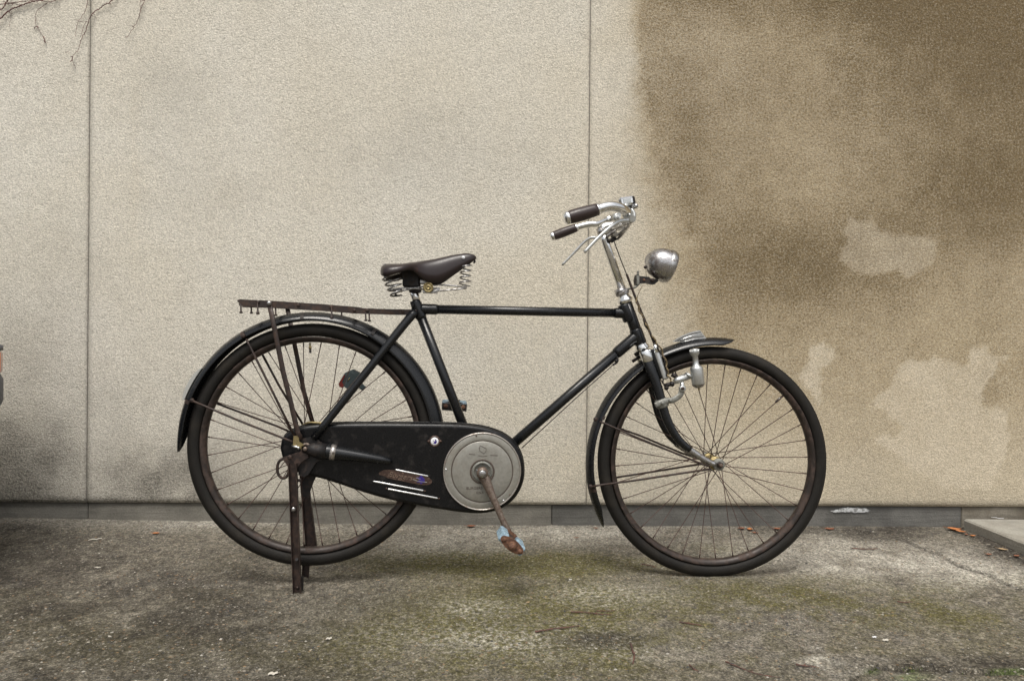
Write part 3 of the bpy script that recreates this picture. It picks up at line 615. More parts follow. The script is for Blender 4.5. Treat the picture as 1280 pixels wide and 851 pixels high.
leafm = {'o': wornmat('orange_leaf', (0.45, 0.17, 0.055), 0.7, 0, (0.26, 0.09, 0.035)), 'b': wornmat('brown_leaf', (0.24, 0.095, 0.050), 0.75, 0, (0.13, 0.055, 0.035)), 't': wornmat('tan_leaf', (0.42, 0.30, 0.17), 0.75)}
def leaf(px, py, L, rot, kind, label, seed, curl=0.5):
    c = Gp(px, py, 0.0035); ra = random.Random(seed); mb = MB(); nu, nv_ = 9, 5; vs = []
    d = Vector((math.cos(rot), math.sin(rot), 0)); e = Vector((-d.y, d.x, 0))
    for i in range(nu):
        t = i/(nu-1); wd = L*0.34*math.sin(math.pi*min(1, t*1.02))**0.75*(1-0.25*t)
        for j in range(nv_):
            s_ = (j/(nv_-1)-0.5)*2
            jag = 1+0.22*ra.uniform(-1, 1)*(abs(s_) > 0.9)
            z_ = curl*L*0.9*((t-0.5)**2*0.9) + abs(s_)*wd*0.55*curl + ra.uniform(0, 0.02)*L
            vs.append(c+d*(L*(t-0.5))+e*(s_*wd*jag)+Vector((0, 0, z_)))
    fs_ = [(i*nv_+j, i*nv_+j+1, (i+1)*nv_+j+1, (i+1)*nv_+j) for i in range(nu-1) for j in range(nv_-1)]
    k = len(vs); vs2 = [v-Vector((0, 0, 0.0006)) for v in vs]
    mb.add(vs+vs2, fs_+[tuple(x+k for x in reversed(f)) for f in fs_], True)
    mb.tube([vs[2], vs[2]-d*L*0.3+Vector((0, 0, .002))], [.0006, .0004], 5)
    tag(mb.build('leaf', leafm[kind], fix=False), label, 'leaf', 'dead leaves on the yard')
leaf(589, 659, 0.0375, 0.2, 'b', 'rust coloured leaf at the wall foot below the chain case', 1)
leaf(927, 661.5, 0.0300, 0.3, 'b', 'leftmost of the small leaves seen through the front wheel spokes', 2)
leaf(937, 662.5, 0.0325, 1.2, 'o', 'brightest orange leaf seen through the front wheel spokes', 3)
leaf(944, 667, 0.0250, -.4, 'b', 'leaf nearest the camera among those seen through the front wheel', 4)
leaf(972, 662, 0.0325, 0.1, 'b', 'brown leaf at the wall foot just inside the front rim', 5)
leaf(1037, 662, 0.0400, 0.05, 'b', 'brown leaf lying at the wall foot right of the front wheel', 6, .3)
leaf(1193, 663.5, 0.0500, -.3, 'o', 'largest orange leaf at the corner of the concrete step', 7, .8)
leaf(1201, 666, 0.0375, -.8, 'o', 'orange leaf overlapping the right side of the largest one', 8, .7)
leaf(1208, 669, 0.0200, .8, 'b', 'small leaf beside the step, second from the corner', 9)
leaf(1216, 671, 0.0238, .2, 'o', 'small orange leaf beside the step, third from the corner', 10, .8)
leaf(1254, 688, 0.0300, -.5, 't', 'tan leaf lying in dirt along the step near the right edge', 11)
leaf(1271, 696, 0.0250, .5, 'b', 'leaf at the foot of the step at the picture edge', 12)
leaf(721, 673, 0.0150, .3, 'b', 'tiny dark leaf on clean concrete between the wheels', 13)
leaf(745, 661, 0.0200, .0, 'b', 'dark leaf under the tip of the front mudguard', 14)
leaf(195, 667, 0.0275, .1, 'o', 'thin orange leaf behind the rear wheel on the left', 15, .1)
leaf(660, 754, 0.0125, .9, 't', 'very small tan leaf on moss under the pedal', 16)
leaf(1236, 694, 0.0225, .2, 'b', 'dark leaf on the concrete in front of the step', 17)
def scrap(px, py, L, W, rot, mat, label, name='paper_scrap', cat='litter', up=0.001, z0=None):
    c = Gp(px, py, up) if z0 is None else Vector(z0)
    d = Vector((math.cos(rot), math.sin(rot), 0)); e = Vector((-d.y, d.x, 0)); vs = []
    for i in range(6):
        t = i/5-0.5; k = 1-0.7*abs(t)
        for s_ in (-1, 1): vs.append(c+d*(L*t)+e*(s_*W*0.5*k)+Vector((0, 0, 0.0015+0.25*W*math.sin(i*2.1)**2)))
    fs_ = [(2*i, 2*i+1, 2*i+3, 2*i+2) for i in range(5)]; k = len(vs)
    mb = MB().add(vs+[v-Vector((0, 0, .0008)) for v in vs], fs_+[tuple(x+k for x in reversed(f)) for f in fs_]+[(2*i, 2*i+2, 2*i+2+k, 2*i+k) for i in range(5)]+[(2*i+1, 2*i+1+k, 2*i+3+k, 2*i+3) for i in range(5)], False)
    tag(mb.build(name, mat, fix=False), label, cat)
M['chip'] = wornmat('pale_wood_chip', (0.62, 0.58, 0.50), 0.7, 0, (0.45, 0.40, 0.32))
M['redbit'] = wornmat('red_plastic', (0.45, 0.03, 0.06), 0.5)
scrap(119, 674.5, .042, .010, .55, 'chip', 'pale wood splinter lying on the ground at the left', 'wood_splinter', 'splinter')
scrap(122, 710, .020, .007, -.1, 'chip', 'short pale chip nearer the camera than the long splinter', 'wood_chip', 'chip')
scrap(411, 799, .014, .010, .3, 'chip', 'small cream chip on ground below the stand foot', 'stone_chip', 'chip')
scrap(341, 843, .020, .012, .2, 'chip', 'pale pebble chip at the bottom edge left of centre', 'stone_chip', 'chip')
scrap(713, 725, .008, .007, .2, 'white', 'tiny white speck between the wheels', 'stone_chip', 'chip')
scrap(1093, 797, .009, .008, .2, 'white', 'tiny white speck on the mossy ground at lower right', 'stone_chip', 'chip')
scrap(1107, 801, .013, .010, .2, 'chip', 'small tan chip just right of the white speck', 'stone_chip', 'chip')
def onstep(px, py): 
    r_ = ray(px, py); t = (hS-H)/r_.z; return CAM+r_*t
scrap(0, 0, .020, .014, .1, 'redbit', 'small red scrap lying on the back of the concrete step', 'plastic_scrap', 'litter', z0=onstep(1236, 643.5))
scrap(0, 0, .040, .007, -.55, 'white', 'white straw like scrap on the concrete step', 'paper_scrap', 'litter', z0=onstep(1247, 647.5))
scrap(0, 0, .018, .010, .2, 'twig', 'dark curled scrap at the wall end of the concrete step', 'bark_scrap', 'litter', z0=onstep(1260, 643.8))

# ------------------------------------------------------------------ the bicycle
def at_depth(px, py, d): return CAM+ray(px, py)*d
WR = 0.3555
RC = at_depth(391.0, 555.2, F/(300.7/(2*WR))); FC = at_depth(890.0, 576.4, F/(285.8/(2*WR)))
TH = math.atan2(FC.y-RC.y, FC.x-RC.x)
bike = empty('bicycle', (RC.x, RC.y, 0), TH, 'old black roadster bicycle propped on its rear stand in front of the wall', 'bicycle')
ex = Vector((math.cos(TH), math.sin(TH), 0)); ey = Vector((-math.sin(TH), math.cos(TH), 0)); O = Vector((RC.x, RC.y, 0))
def loc(p): d = p-O; return Vector((d.dot(ex), d.dot(ey), p.z))
def P(px, py, a=0.0):                     # photo point on the plane a metres to the camera's side of the frame
    r_ = ray(px, py); t = ((O-ey*a-CAM).dot(ey))/r_.dot(ey); return loc(CAM+r_*t)
def PL(pts, k=8): return spline([P(*p) for p in pts], k)
rc = loc(RC); fc = loc(FC); fc.y = 0

part = lambda mb, name, mat, par=bike, **k: mb.build(name, mat, par, **k)

# frame
fr = MB()
def seg(mb, a, b, r0, r1=None, n=16): mb.tube([a, (a+b)/2, b], [r0, ((r0+(r1 or r0))/2), r1 or r0], n)
sT, BB = P(521.5, 383), P(601.5, 589.5)
hT, hB = P(782, 377), P(801.5, 431)
seg(fr, P(519.5, 378), BB, .0143)                      # seat tube
seg(fr, P(527, 386.3), P(787, 391.5), .0137)           # top tube
seg(fr, P(797, 418.5), BB, .0152)                      # down tube
seg(fr, hT, hB, .0178)                                 # head tube
for a, b, r_ in ((P(518.5, 375.5), P(527, 398), .0168), (P(526, 386.2), P(547, 386.8), .0160), (P(768, 391.2), P(787, 391.6), .0160),
                 (P(797, 418.5), P(770, 442), .0175), (P(779.5, 380), P(787, 401), .0198), (P(794, 411), P(801, 430), .0198)):
    mb = fr; mb.tube([a, a+(b-a)*.1, a+(b-a)*.9, b], [r_*.93, r_, r_, r_*.93], 18)
fr.tube([BB+Vector((0, .036, 0)), BB-Vector((0, .034, 0))], .022, 20)
for s_ in (1, -1):                                     # seat stays and chain stays
    fr.tube(PL([(519, 389, .014*s_), (500, 412, .026*s_), (450, 475, .048*s_ if s_ > 0 else -.040), (392, 548, .062*s_ if s_ > 0 else -.055)], 4), [.0132, .0132, .0132, .0130, .0130, .0126, .0124, .0122, .0120, .0118, .0116, .0114, .0112], 14)
fr.tube(PL([(598, 590, -.03), (500, 576, -.055), (398, 562, -.060)], 5), .0095, 12)
frame = part(fr, 'frame', 'black')
dp = MB()                                              # dropouts
dpo = [P(*q, .064) for q in ((379, 548), (392, 545), (402, 553), (408, 556), (407, 572), (395, 578), (386, 592), (381, 596), (373, 594), (372, 575), (369, 566), (371, 553))]
dp.prism(dpo, (0, .006, 0)); part(dp, 'dropout', 'darkmetal', frame)
dp = MB(); dp.prism([q+Vector((0, .122, 0)) for q in dpo], (0, .005, 0)); part(dp, 'dropout', 'darkmetal', frame)
cs = MB(); q = [P(392, 563.5, .068), P(400, 564, .068), P(411, 564.5, .067), P(420, 566, .066), P(450, 570, .063), P(478, 574.5, .059), P(486, 576, .056), P(490, 576.5, .053)]
cs.tube(q, [.017, .0225, .0225, .0205, .0155, .0115, .0095, .003], 20, flat=(0, 1, 0)); part(cs, 'chain_stay', 'black', frame)
cs = MB(); cs.tube([P(379, 561, .066), P(393, 562, .070), P(408, 564, .069)], [.012, .0205, .0228], 20, flat=(0, 1, 0)); part(cs, 'chain_stay_socket', 'darkmetal', frame)
cs = MB(); cs.tube([P(413.2, 564.7, .0672), P(419.8, 565.7, .0665)], [.0228, .0215], 24, flat=(0, 1, 0)); cl_ = part(cs, 'chain_stay_clip', 'discedge', frame)
MB().lathe([(0, .0), (0, .0035), (.0015, .003), (.0015, 0)], P(416.5, 566, .0905), (0, -1, 0), 12).build('clip_hole', 'groove', frame)

# head fittings
hd = (hT-hB).normalized()
MB().lathe([(-.010, .019), (-.004, .023), (0, .0235), (.004, .021), (.012, .0165), (.016, .0165)], hT+hd*.006, hd, 28).build('headset', 'chrome', frame)
MB().lathe([(0, .0165), (.003, .0215), (.010, .022), (.016, .0185), (.02, .0165)], hT+hd*.020, hd, 8, smooth=False).build('headset_locknut', 'dullchrome', frame)
MB().lathe([(-.012, .017), (-.010, .022), (-.004, .0225), (.004, .0185), (.012, .0175)], hB-hd*.004, hd, 28).build('headset', 'chrome', frame)

# wheels ------------------------------------------------------------
def wheel(c, a_off, nsp, flr, flw, seed, valve_ang):
    c = Vector((c.x, 0, c.z)); ax = (0, 1, 0)
    rim = MB()
    prof = [(-.0160, .3165), (-.0152, .3185), (-.0128, .3165), (-.0118, .3110), (-.0090, .3060), (-.004, .3035), (.004, .3035), (.0090, .3060), (.0118, .3110), (.0128, .3165), (.0152, .3185), (.0160, .3165), (.0140, .3105), (.0100, .3048), (.0042, .3018), (-.0042, .3018), (-.0100, .3048), (-.0140, .3105)]
    rim.lathe(prof, c, ax, 120, closed=True)
    w_ = part(rim, 'wheel', 'rim')
    ty = MB(); pr = []
    for k in range(20):
        a = 2*math.pi*k/20; rr = .0188
        x_ = math.sin(a)*rr; y_ = .3367+math.cos(a)*rr
        if math.cos(a) < -.93: y_ = .3192
        pr.append((x_, y_))
    ty.lathe(pr, c, ax, 120, closed=True); tyre = ty.build('tyre', 'tyre', w_)
    # tread ribs
    tr = MB()
    for off, rr in ((-.0085, .3540), (-.0042, .3554), (.0, .3557), (.0042, .3554), (.0085, .3540)):
        tr.lathe([(off-.0013, rr-.002), (off-.0009, rr+.0012), (off+.0009, rr+.0012), (off+.0013, rr-.002)], c, ax, 100)
    tr.build('tread', 'tyre', w_)
    hub = MB()
    hub.lathe([(-flw-.024, .0), (-flw-.024, .0075), (-flw-.012, .009), (-flw-.009, .0135), (-flw-.002, .015), (-flw-.0018, flr), (-flw+.0018, flr), (-flw+.003, .017), (-flw+.012, .0125), (0, .0115), (flw-.012, .0125), (flw-.003, .017), (flw-.0018, flr), (flw+.0018, flr), (flw+.002, .015), (flw+.009, .0135), (flw+.012, .009), (flw+.024, .0075), (flw+.024, 0)], c, ax, 30)
    hub.build('hub', 'brass' if seed == 1 else 'darkmetal', w_)
    # spokes: one shared mesh, turned into place
    ra = .3012; half = nsp//2
    p0 = Vector((flr-.003, flw, 0)); tw = math.radians(68)
    p1 = Vector((ra*math.cos(tw), .003, ra*math.sin(tw)))
    L = (p1-p0).length
    sm = MB().tube([(0, 0, 0), (0, 0, L*.5), (0, 0, L-.013), (0, 0, L-.0125), (0, 0, L)], [.00122, .00122, .00122, .0019, .0019], 7)
    me = sm.mesh('spoke'); me.materials.append(M['spoke'])
    for k in range(nsp):
        side = 1 if k % 2 else -1; j = k//2
        hb = 2*math.pi*(j+(.5 if side > 0 else 0))/half; d = 1 if j % 2 else -1
        ra_ang = 2*math.pi*k/nsp+seed*.05
        h0 = ra_ang - d*tw
        A = c+Vector((math.cos(h0)*(flr-.003), side*flw, math.sin(h0)*(flr-.003))); B = c+Vector((math.cos(ra_ang)*ra, side*.003, math.sin(ra_ang)*ra))
        q = (B-A).to_track_quat('Z', 'Y').to_matrix().to_4x4(); q = Matrix.Translation(A) @ q @ Matrix.Diagonal((1, 1, (B-A).length/L, 1))
        link('spoke', me, w_, q)
    va = math.radians(valve_ang); dv = Vector((math.cos(va), 0, math.sin(va)))
    MB().tube([c+dv*.300, c+dv*.291, c+dv*.2905, c+dv*.282, c+dv*.2815, c+dv*.272], [.0026, .0026, .0042, .0042, .0028, .0028], 10).build('valve', 'brass' if seed == 2 else 'dullchrome', w_)
    MB().tube([c+dv*.280, c+dv*.272, c+dv*.270], [.0036, .0036, .002], 10).build('valve_cap', 'darkmetal', w_)
    return w_
fw = wheel(fc, 0, 36, .021, .032, 1, 43)
rw = wheel(Vector((0, 0, rc.z)), 0, 36, .034, .030, 2, 92)
FCX = Vector((fc.x, 0, fc.z)); RCX = Vector((0, 0, rc.z))

# fork --------------------------------------------------------------
fk = MB()
for s_ in (1, -1):
    a0 = .038*s_
    q = [P(808, 445, .028), P(814, 462, .038), P(822.5, 486, .043), P(833, 522, .048), P(846, 546.5, .050), P(862, 562, .052)]
    if s_ < 0: q = [Vector((v.x+.013*(1-i/6), -v.y, v.z)) for i, v in enumerate(q)]
    q = spline(q, 6); n = len(q)
    fk.tube(q, [(.0115, .0172-(.0172-.0112)*i/(n-1)) for i in range(n)], 16, flat=(0, 1, 0))
fk.tube([P(806, 440, .026), P(806, 440, -.026)], .010, 12)
fork = part(fk, 'fork', 'black')
for s_ in (1, -1):
    q = [P(859, 560, .0518), P(874, 570, .053), P(885, 576.5, .054), P(893, 580, .055)]
    if s_ < 0: q = [Vector((v.x, -v.y, v.z)) for v in q]
    q = spline(q, 6); n = len(q)
    t_ = MB().tube(q, [(.0098, .0112-(.0112-.0082)*i/(n-1)) for i in range(n)], 14, flat=(0, 1, 0)); t_.build('fork_tip', 'dullchrome', fork)
    cc = Vector((fc.x, -.054*s_, fc.z))
    MB().lathe([(-.004, 0), (-.004, .0175), (-.003, .0185), (.003, .0185), (.004, .0175), (.004, 0)], cc, (0, 1, 0), 24).build('fork_end', 'grimealu', fork)
    MB().lathe([(0, .0105), (.007, .0105), (.0085, .009)], cc+Vector((0, -.005*s_, 0)), (0, -s_, 0), 6, smooth=False).build('axle_nut', 'rusty', fork)
    MB().lathe([(0, .0055), (.016, .0055), (.0175, .004), (.0175, 0)], cc+Vector((0, -.006*s_, 0)), (0, -s_, 0), 14).build('axle', 'crank', fork)
# crown caps
dF = (P(826, 500)-P(806, 445)).normalized()
for a_ in (.030, -.030):
    c0 = P(808.5, 445, .030); c0.y = -a_
    MB().tube([c0-dF*.019, c0-dF*.017, c0+dF*.014, c0+dF*.018], [(.014, .0165), (.0155, .0185), (.0155, .0185), (.0135, .0165)], 20, flat=(0, 1, 0)).build('crown_cap', 'chrome', fork)

# mudguards ---------------------------------------------------------
def guard(c, rfun, ang0, ang1, n, mat, tips, lip=lambda an: .0215):
    # angles in degrees, measured from +x through the top
    mb = MB(); m_ = 13; vs = []
    for i in range(n+1):
        t = i/n; an = ang0+(ang1-ang0)*t; a = math.radians(an); ro = rfun(an); k0, k1 = tips
        wd = .0285*min(1, .42+.58*min(1, (t/k0) if k0 else 1)**.6) if k0 and t < k0 else (.0285*min(1, .30+.70*((1-t)/k1)**.6) if k1 and t > 1-k1 else .0285)
        dep = lip(an)*((t/k0)**.7 if (k0 and t < k0) else ((1-t)/k1)**.7 if (k1 and t > 1-k1) else 1)
        for side_r in (0, 1):
            for j in range(m_):
                s_ = j/(m_-1)*2-1; sa = s_*math.pi/2
                y_ = math.sin(sa)*wd; rr = ro-dep*(1-math.cos(sa))**.85
                # crown ridge and rolled lip
                if abs(s_) > .93: y_ *= 1.04
                rr += .0018*max(0, 1-abs(s_)*5)
                if side_r: rr -= .0014; y_ *= .955
                vs.append(c+Vector((math.cos(a)*rr, y_, math.sin(a)*rr)))
    W = 2*m_
    fs_ = []
    for i in range(n):
        for j in range(m_-1):
            b0 = i*W+j; fs_.append((b0, b0+1, b0+W+1, b0+W)); b1 = b0+m_; fs_.append((b1, b1+W, b1+W+1, b1+1))
        for j in (0, m_-1): b0 = i*W+j; fs_.append((b0, b0+W, b0+W+m_, b0+m_))
    for i in (0, n):
        for j in range(m_-1): b0 = i*W+j; fs_.append((b0, b0+m_, b0+m_+1, b0+1))
    mb.add(vs, fs_, True); return part(mb, 'mudguard', mat)
rg = guard(RCX, lambda an: float(np.interp(an, [0, 60, 130, 183], [.3865, .3885, .3885, .3840])), -4, 183, 90, 'black', (0, .05), lambda an: float(np.interp(an, [0, 50, 75, 95, 185], [.036, .033, .025, .0215, .0215]))); rg.name = 'rear_mudguard'
def frf(an): return float(np.interp(an, [80, 92, 100, 110, 130, 150, 170, 185, 205, 220], [.3835, .3830, .3820, .3808, .3820, .3872, .3905, .3930, .3945, .3945]))
fg = guard(FCX, frf, 80.5, 211, 80, 'black', (.045, .07), lambda an: float(np.interp(an, [80, 105, 125, 211], [.0215, .0215, .018, .0195]))); fg.name = 'front_mudguard'
def stay(pts, r_, par, name='stay', mat='rusty', n=10): return MB().tube([P(*p) for p in pts], r_, n).build(name, mat, par)
stay([(241, 501, .031), (243, 502, .033), (300, 526, .05), (358, 549, .066), (366, 552, .068)], .0032, rg)
stay([(268, 503, -.033), (300, 515, -.045), (345, 532, -.066), (366, 541, -.068)], .0032, rg)
stay([(308, 424, .031), (312, 432, .034), (340, 488, .05), (368, 545, .068)], .0034, rg)
stay([(322, 432, -.033), (350, 484, -.05), (379, 531, -.066)], .0034, rg)
stay([(752, 528, .031), (757, 529.5, .034), (800, 548, .045), (850, 568, .06), (880, 580, .064), (889, 583, .064)], .0032, fg)
stay([(766, 533, -.033), (800, 545, -.045), (850, 566, -.06), (882, 577, -.064)], .0032, fg)
stay([(744, 610, .031), (750, 608.5, .034), (800, 601, .045), (860, 591, .062), (890, 586, .064)], .0032, fg)
stay([(760, 600, -.033), (800, 593, -.045), (882, 578.5, -.064)], .0032, fg)
for (p_, g_, par) in (((240, 500.5), .032, rg), ((304, 420), .032, rg), ((747, 525), .032, fg), ((741, 610), .032, fg)):
    c_ = P(*p_, g_); MB().lathe([(0, .0065), (.003, .0065), (.005, .004), (.005, 0)], c_+Vector((0, .002, 0)), (0, -1, 0), 10).build('stay_bolt', 'rusty', par)
for (c_, r_, a_, par) in ((RCX, .3852, 160, rg), (RCX, .3885, 121.5, rg), (FCX, .386, 158.5, fg), (FCX, .3935, 193, fg)):
    # riveted bridge straps across the guard
    mb = MB(); vs = []
    for i in range(2):
        an = math.radians(a_+(i*2-1)*.9)
        for j in range(13):
            s_ = j/12*2-1; sa = s_*math.pi/2; rr = r_+.0012-.0215*(1-math.cos(sa))**.85; vs.append(c_+Vector((math.cos(an)*rr, math.sin(sa)*.0308, math.sin(an)*rr)))
    mb.add(vs, [(j, j+1, j+14, j+13) for j in range(12)], True)
    o_ = mb.build('bridge_strap', 'rusty', par)
# black seam straps on rear guard top
for a_ in (94.5, 62):
    mb = MB(); vs = []
    for i in range(2):
        an = math.radians(a_+(i*2-1)*.75)
        for j in range(13):
            s_ = j/12*2-1; sa = s_*math.pi/2; rr = .3885+.0012-.0215*(1-math.cos(sa))**.85; vs.append(RCX+Vector((math.cos(an)*rr, math.sin(sa)*.0300, math.sin(an)*rr)))
    mb.add(vs, [(j, j+1, j+14, j+13) for j in range(12)], True); mb.build('seam_strap', 'darkmetal', rg)
# pale reflector plate on the rear mudguard
mb = MB(); ro_, ri_ = [], []
for i in range(11):
    an = math.radians(160.0-15.5*i/10); bul = .0095*min(1, math.sin(math.pi*min(1, .06+i/10*.97))**.45)
    ro_.append(RCX+Vector((math.cos(an)*(.3866+bul), -.016, math.sin(an)*(.3866+bul)))); ri_.append(RCX+Vector((math.cos(an)*.3850, -.016, math.sin(an)*.3850)))
mb.prism(ro_+ri_[::-1], (0, .032, 0)); mb.build('reflector', 'frost', rg)
for (x_, y_) in ((482.5, 421.5), (496.5, 433)): MB().lathe([(-.004, .0045), (.006, .0045), (.008, .003), (.008, 0)], P(x_, y_, .0), (.55, 0, .83), 8).build('mudguard_bolt', 'darkmetal', rg)
# ribbed crest on the front mudguard
crest = MB(); prof = [(842, 427), (850, 421.5), (860, 416.8), (868, 414.2), (875.5, 412.7), (884.5, 424.2), (880, 425.5), (868, 426), (855, 427.5)]
crest.prism([P(a, b, .006) for a, b in prof], (0, .012, 0)); c_ = crest.build('mudguard_crest', 'alu', fg)
for k in range(4):
    o_ = k*3.2
    MB().tube([P(845+k*3, 426.5, .0068), P(856+k, 420.5+o_*.62, .0072), P(866, 417+o_*.75, .0072), P(876.5+k*1.8, 414.8+o_*.85, .0068)], .0011, 6).build('crest_rib', ['rusty', 'chrome'][k % 2], c_) if False else MB().tube([P(845+k*3, 426.5, .0068), P(856+k, 420.5+o_*.62, .0072), P(866, 417+o_*.75, .0072), P(876.5+k*1.8, 414.8+o_*.85, .0068)], .0011, 6).build('crest_rib', ['rusty', 'chrome'][k % 2], fg)

STEER = Matrix.Translation(FCX) @ Matrix.Rotation(math.radians(-3.8), 4, 'Z') @ Matrix.Translation(-FCX)
fw.matrix_local = STEER; fg.matrix_local = STEER      # the bars stand a little turned

# chain case --------------------------------------------------------
out = [(349.5, 560), (352, 549), (358, 541.5), (368, 536), (380, 532.5), (392, 530.8), (410, 529.6), (440, 529), (475, 528.8), (510, 529), (545, 529.3), (572, 530), (590, 531.5), (606, 534), (620, 538), (632, 543.8), (642, 551.5), (649, 561), (653.5, 572), (655.5, 585), (655, 598), (651.5, 610), (645.5, 621), (637, 629.8), (626, 636.5), (613, 640.7), (600, 642.2), (586, 641.8), (570, 640), (545, 636.2), (515, 630.8), (480, 623.2), (450, 614.5), (425, 606), (405, 599.5), (390, 596), (374, 592), (362, 585), (353, 574)]
cA = .050
op = spline([P(a, b, cA) for a, b in out+out[:1]], 3)[:-1]
cen = sum(op, Vector())/len(op)
def inset(pts, d):
    n = len(pts); r_ = []
    for i in range(n):
        t = (pts[(i+1) % n]-pts[i-1]).normalized(); nn = Vector((t.z, 0, -t.x))
        if nn.dot(cen-pts[i]) < 0: nn = -nn
        r_.append(pts[i]+nn*d)
    return r_
rings = []
for d, y_ in ((.006, -.008), (.0, -.012), (0, -.040), (.0012, -.0445), (.004, -.0475), (.0085, -.0495), (.011, -.0500)):
    rings.append([Vector((v.x, y_, v.z)) for v in inset(op, d)])
cc = MB(); n = len(op); cc.add([v for r_ in rings for v in r_], [(i*n+j, i*n+(j+1) % n, (i+1)*n+(j+1) % n, (i+1)*n+j) for i in range(len(rings)-1) for j in range(n)], True)
k = len(cc.v)-n; cc.f += [tuple(range(k, k+n)), tuple(reversed(range(n)))]; cc.sm += [False, False]
case = part(cc, 'chain_case', 'case')
# pinched seam round the case
sm_ = [Vector((v.x, -.027, v.z)) for v in inset(op, -.0012)]; MB().tube(sm_+sm_[:1], .0019, 6, caps=False).build('case_seam', 'case', case)
DC = P(602.8, 589.0, .055); RD = .1148
def disc(prof, mat, name, n=72, par=case): return MB().lathe(prof, DC, (0, -1, 0), n).build(name, mat, par)
disc([(-.006, RD), (.0005, RD), (.0024, RD-.0012), (.0026, RD-.0026), (.0012, RD-.0042), (-.002, RD-.0046)], 'discedge', 'disc_rim')
dsk = disc([(-.001, RD-.003), (.0005, RD-.006), (.0012, RD-.016), (.0014, .0925), (.0010, .0915), (-.0006, .0905), (-.0006, .0895), (.0012, .0885), (.0020, .087), (.0026, .060), (.0028, .038), (.0028, .030)], 'disc', 'cover_disc')
disc([(.0006, .0918), (.0016, .0910), (.0002, .0903), (.0002, .0897), (.0014, .0888), (.0008, .0882)], 'groove', 'disc_groove')
disc([(.0020, .0370), (.0045, .0360), (.0048, .0335), (.0030, .0315), (.0020, .0300)], 'groove', 'hub_ring')
disc([(.0018, .0320), (.0030, .0300), (.0060, .0280), (.0075, .0265), (.0060, .0245), (.0040, .0235), (.0030, .0100)], 'grimealu', 'dust_cap')
for ang in (176, -40, -53.5, 100):
    a = math.radians(ang); c_ = DC+Vector((math.cos(a)*.1065, -.001, math.sin(a)*.1065)); MB().lathe([(0, .0026), (.0014, .0022), (.002, 0)], c_, (0, -1, 0), 10).build('disc_screw', 'white' if ang in (176, -53.5) else 'crank', case)
def text(s_, size, px, py, a, mat, name, rot=0.0, par=case, ext=.0004, shear=0):
    cu = bpy.data.curves.new(name, 'FONT'); cu.body = s_; cu.size = size; cu.extrude = ext; cu.align_x = 'CENTER'; cu.align_y = 'CENTER'; cu.shear = shear; cu.resolution_u = 3
    t = bpy.data.objects.new(name, cu); COL.objects.link(t); bpy.context.view_layer.update()
    me = bpy.data.meshes.new_from_object(t.evaluated_get(bpy.context.evaluated_depsgraph_get())); bpy.data.objects.remove(t)
    me.materials.clear(); me.materials.append(M[mat]); o_ = link(name, me, par)
    o_.matrix_local = Matrix.Translation(P(px, py, a)) @ Matrix.Rotation(math.pi/2, 4, 'X') @ Matrix.Rotation(rot, 4, 'Z'); return o_
text('BURGERS', .0115, 593, 610, .0580, 'groove', 'stamped_lettering')
text('E.N.R', .0095, 600, 615.6, .0580, 'groove', 'stamped_lettering')
# stamped crest above the hub: lozenge with scroll line
for q in ([(600.5, 556.5), (608, 560.5), (607.5, 564), (605, 566.8), (600, 563.5), (599, 560), (600.5, 556.5)], [(586, 567), (594, 568)], [(598, 569), (604, 570.3), (609, 569.3)], [(613, 568.6), (622, 569)]):
    MB().tube([P(a, b, .0582) for a, b in q], .0006, 6).build('stamped_crest', 'groove', case)
# round badge with dark bird on white
c_ = P(543.3, 551.3, .0505)
MB().lathe([(0, .0165), (.0012, .0155), (.0018, .013), (.0010, .0122)], c_, (0, -1, 0), 28).build('badge_ring', 'badge', case)
for s_ in (-1, 1): MB().tube([c_+Vector((s_*.014, -.0005, 0)), c_+Vector((s_*.021, -.0005, 0))], [.005, .0025], 8, flat=(0, 0, 1)).build('badge_lug', 'badge', case)
MB().lathe([(0, .0118), (.0016, .0115), (.0024, .0100), (.0028, .005), (.0029, 0)], c_, (0, -1, 0), 28).build('badge_face', 'white', case)
bp = [(541.2, 550.2), (542.8, 550.9), (543.6, 552.0), (544.0, 550.6), (543.8, 548.6), (545.0, 549.4), (546.0, 551.2), (545.6, 553.0), (544.6, 554.4), (543.0, 554.2), (541.2, 553.2), (542.8, 552.8)]
MB().prism([P(a, b, .0538) for a, b in bp], (0, .0008, 0)).build('badge_emblem', 'purple', case)
# maker's badge and bright strips
def strip(x0, y0, x1, y1, w_, mat='strip', a=.0515):
    A = P(x0, y0, a); B = P(x1, y1, a); d = (B-A).normalized()
    return MB().tube([A, A+d*.003, B-d*.003, B], [(.0012, w_*.4), (.0018, w_), (.0018, w_), (.0012, w_*.4)], 10, flat=(0, 1, 0)).build('trim_strip', mat, case)
strip(466, 601.2, 529.5, 613, .0026); strip(484.5, 610.8, 547.5, 622.6, .0026); strip(494, 586.8, 535.5, 595, .0024)
for (x, y) in ((531, 613.6), (483, 610.3), (549, 623)): MB().ball(P(x, y, .0515), .0028, 8, 6, (1, .5, 1)).build('strip_rivet', 'badge', case)
bo = [(473.5, 590.5), (478, 588), (483, 586.8), (492, 587.2), (500, 588), (512, 589.8), (522, 591.8), (531, 594), (537, 597.5), (540, 601), (538, 604.5), (532, 606), (522, 605), (510, 602.6), (498, 600), (486, 597.5), (480, 594.5), (474.5, 593.2)]
bp_ = spline([P(a, b, .0503) for a, b in bo+bo[:1]], 3)[:-1]; MB().prism(bp_, (0, -.0012, 0)).build('badge_plate', 'badge', case)
text('Burgers', .0230, 500, 594.8, .0520, 'groove2', 'badge_script', -.17, shear=.35)
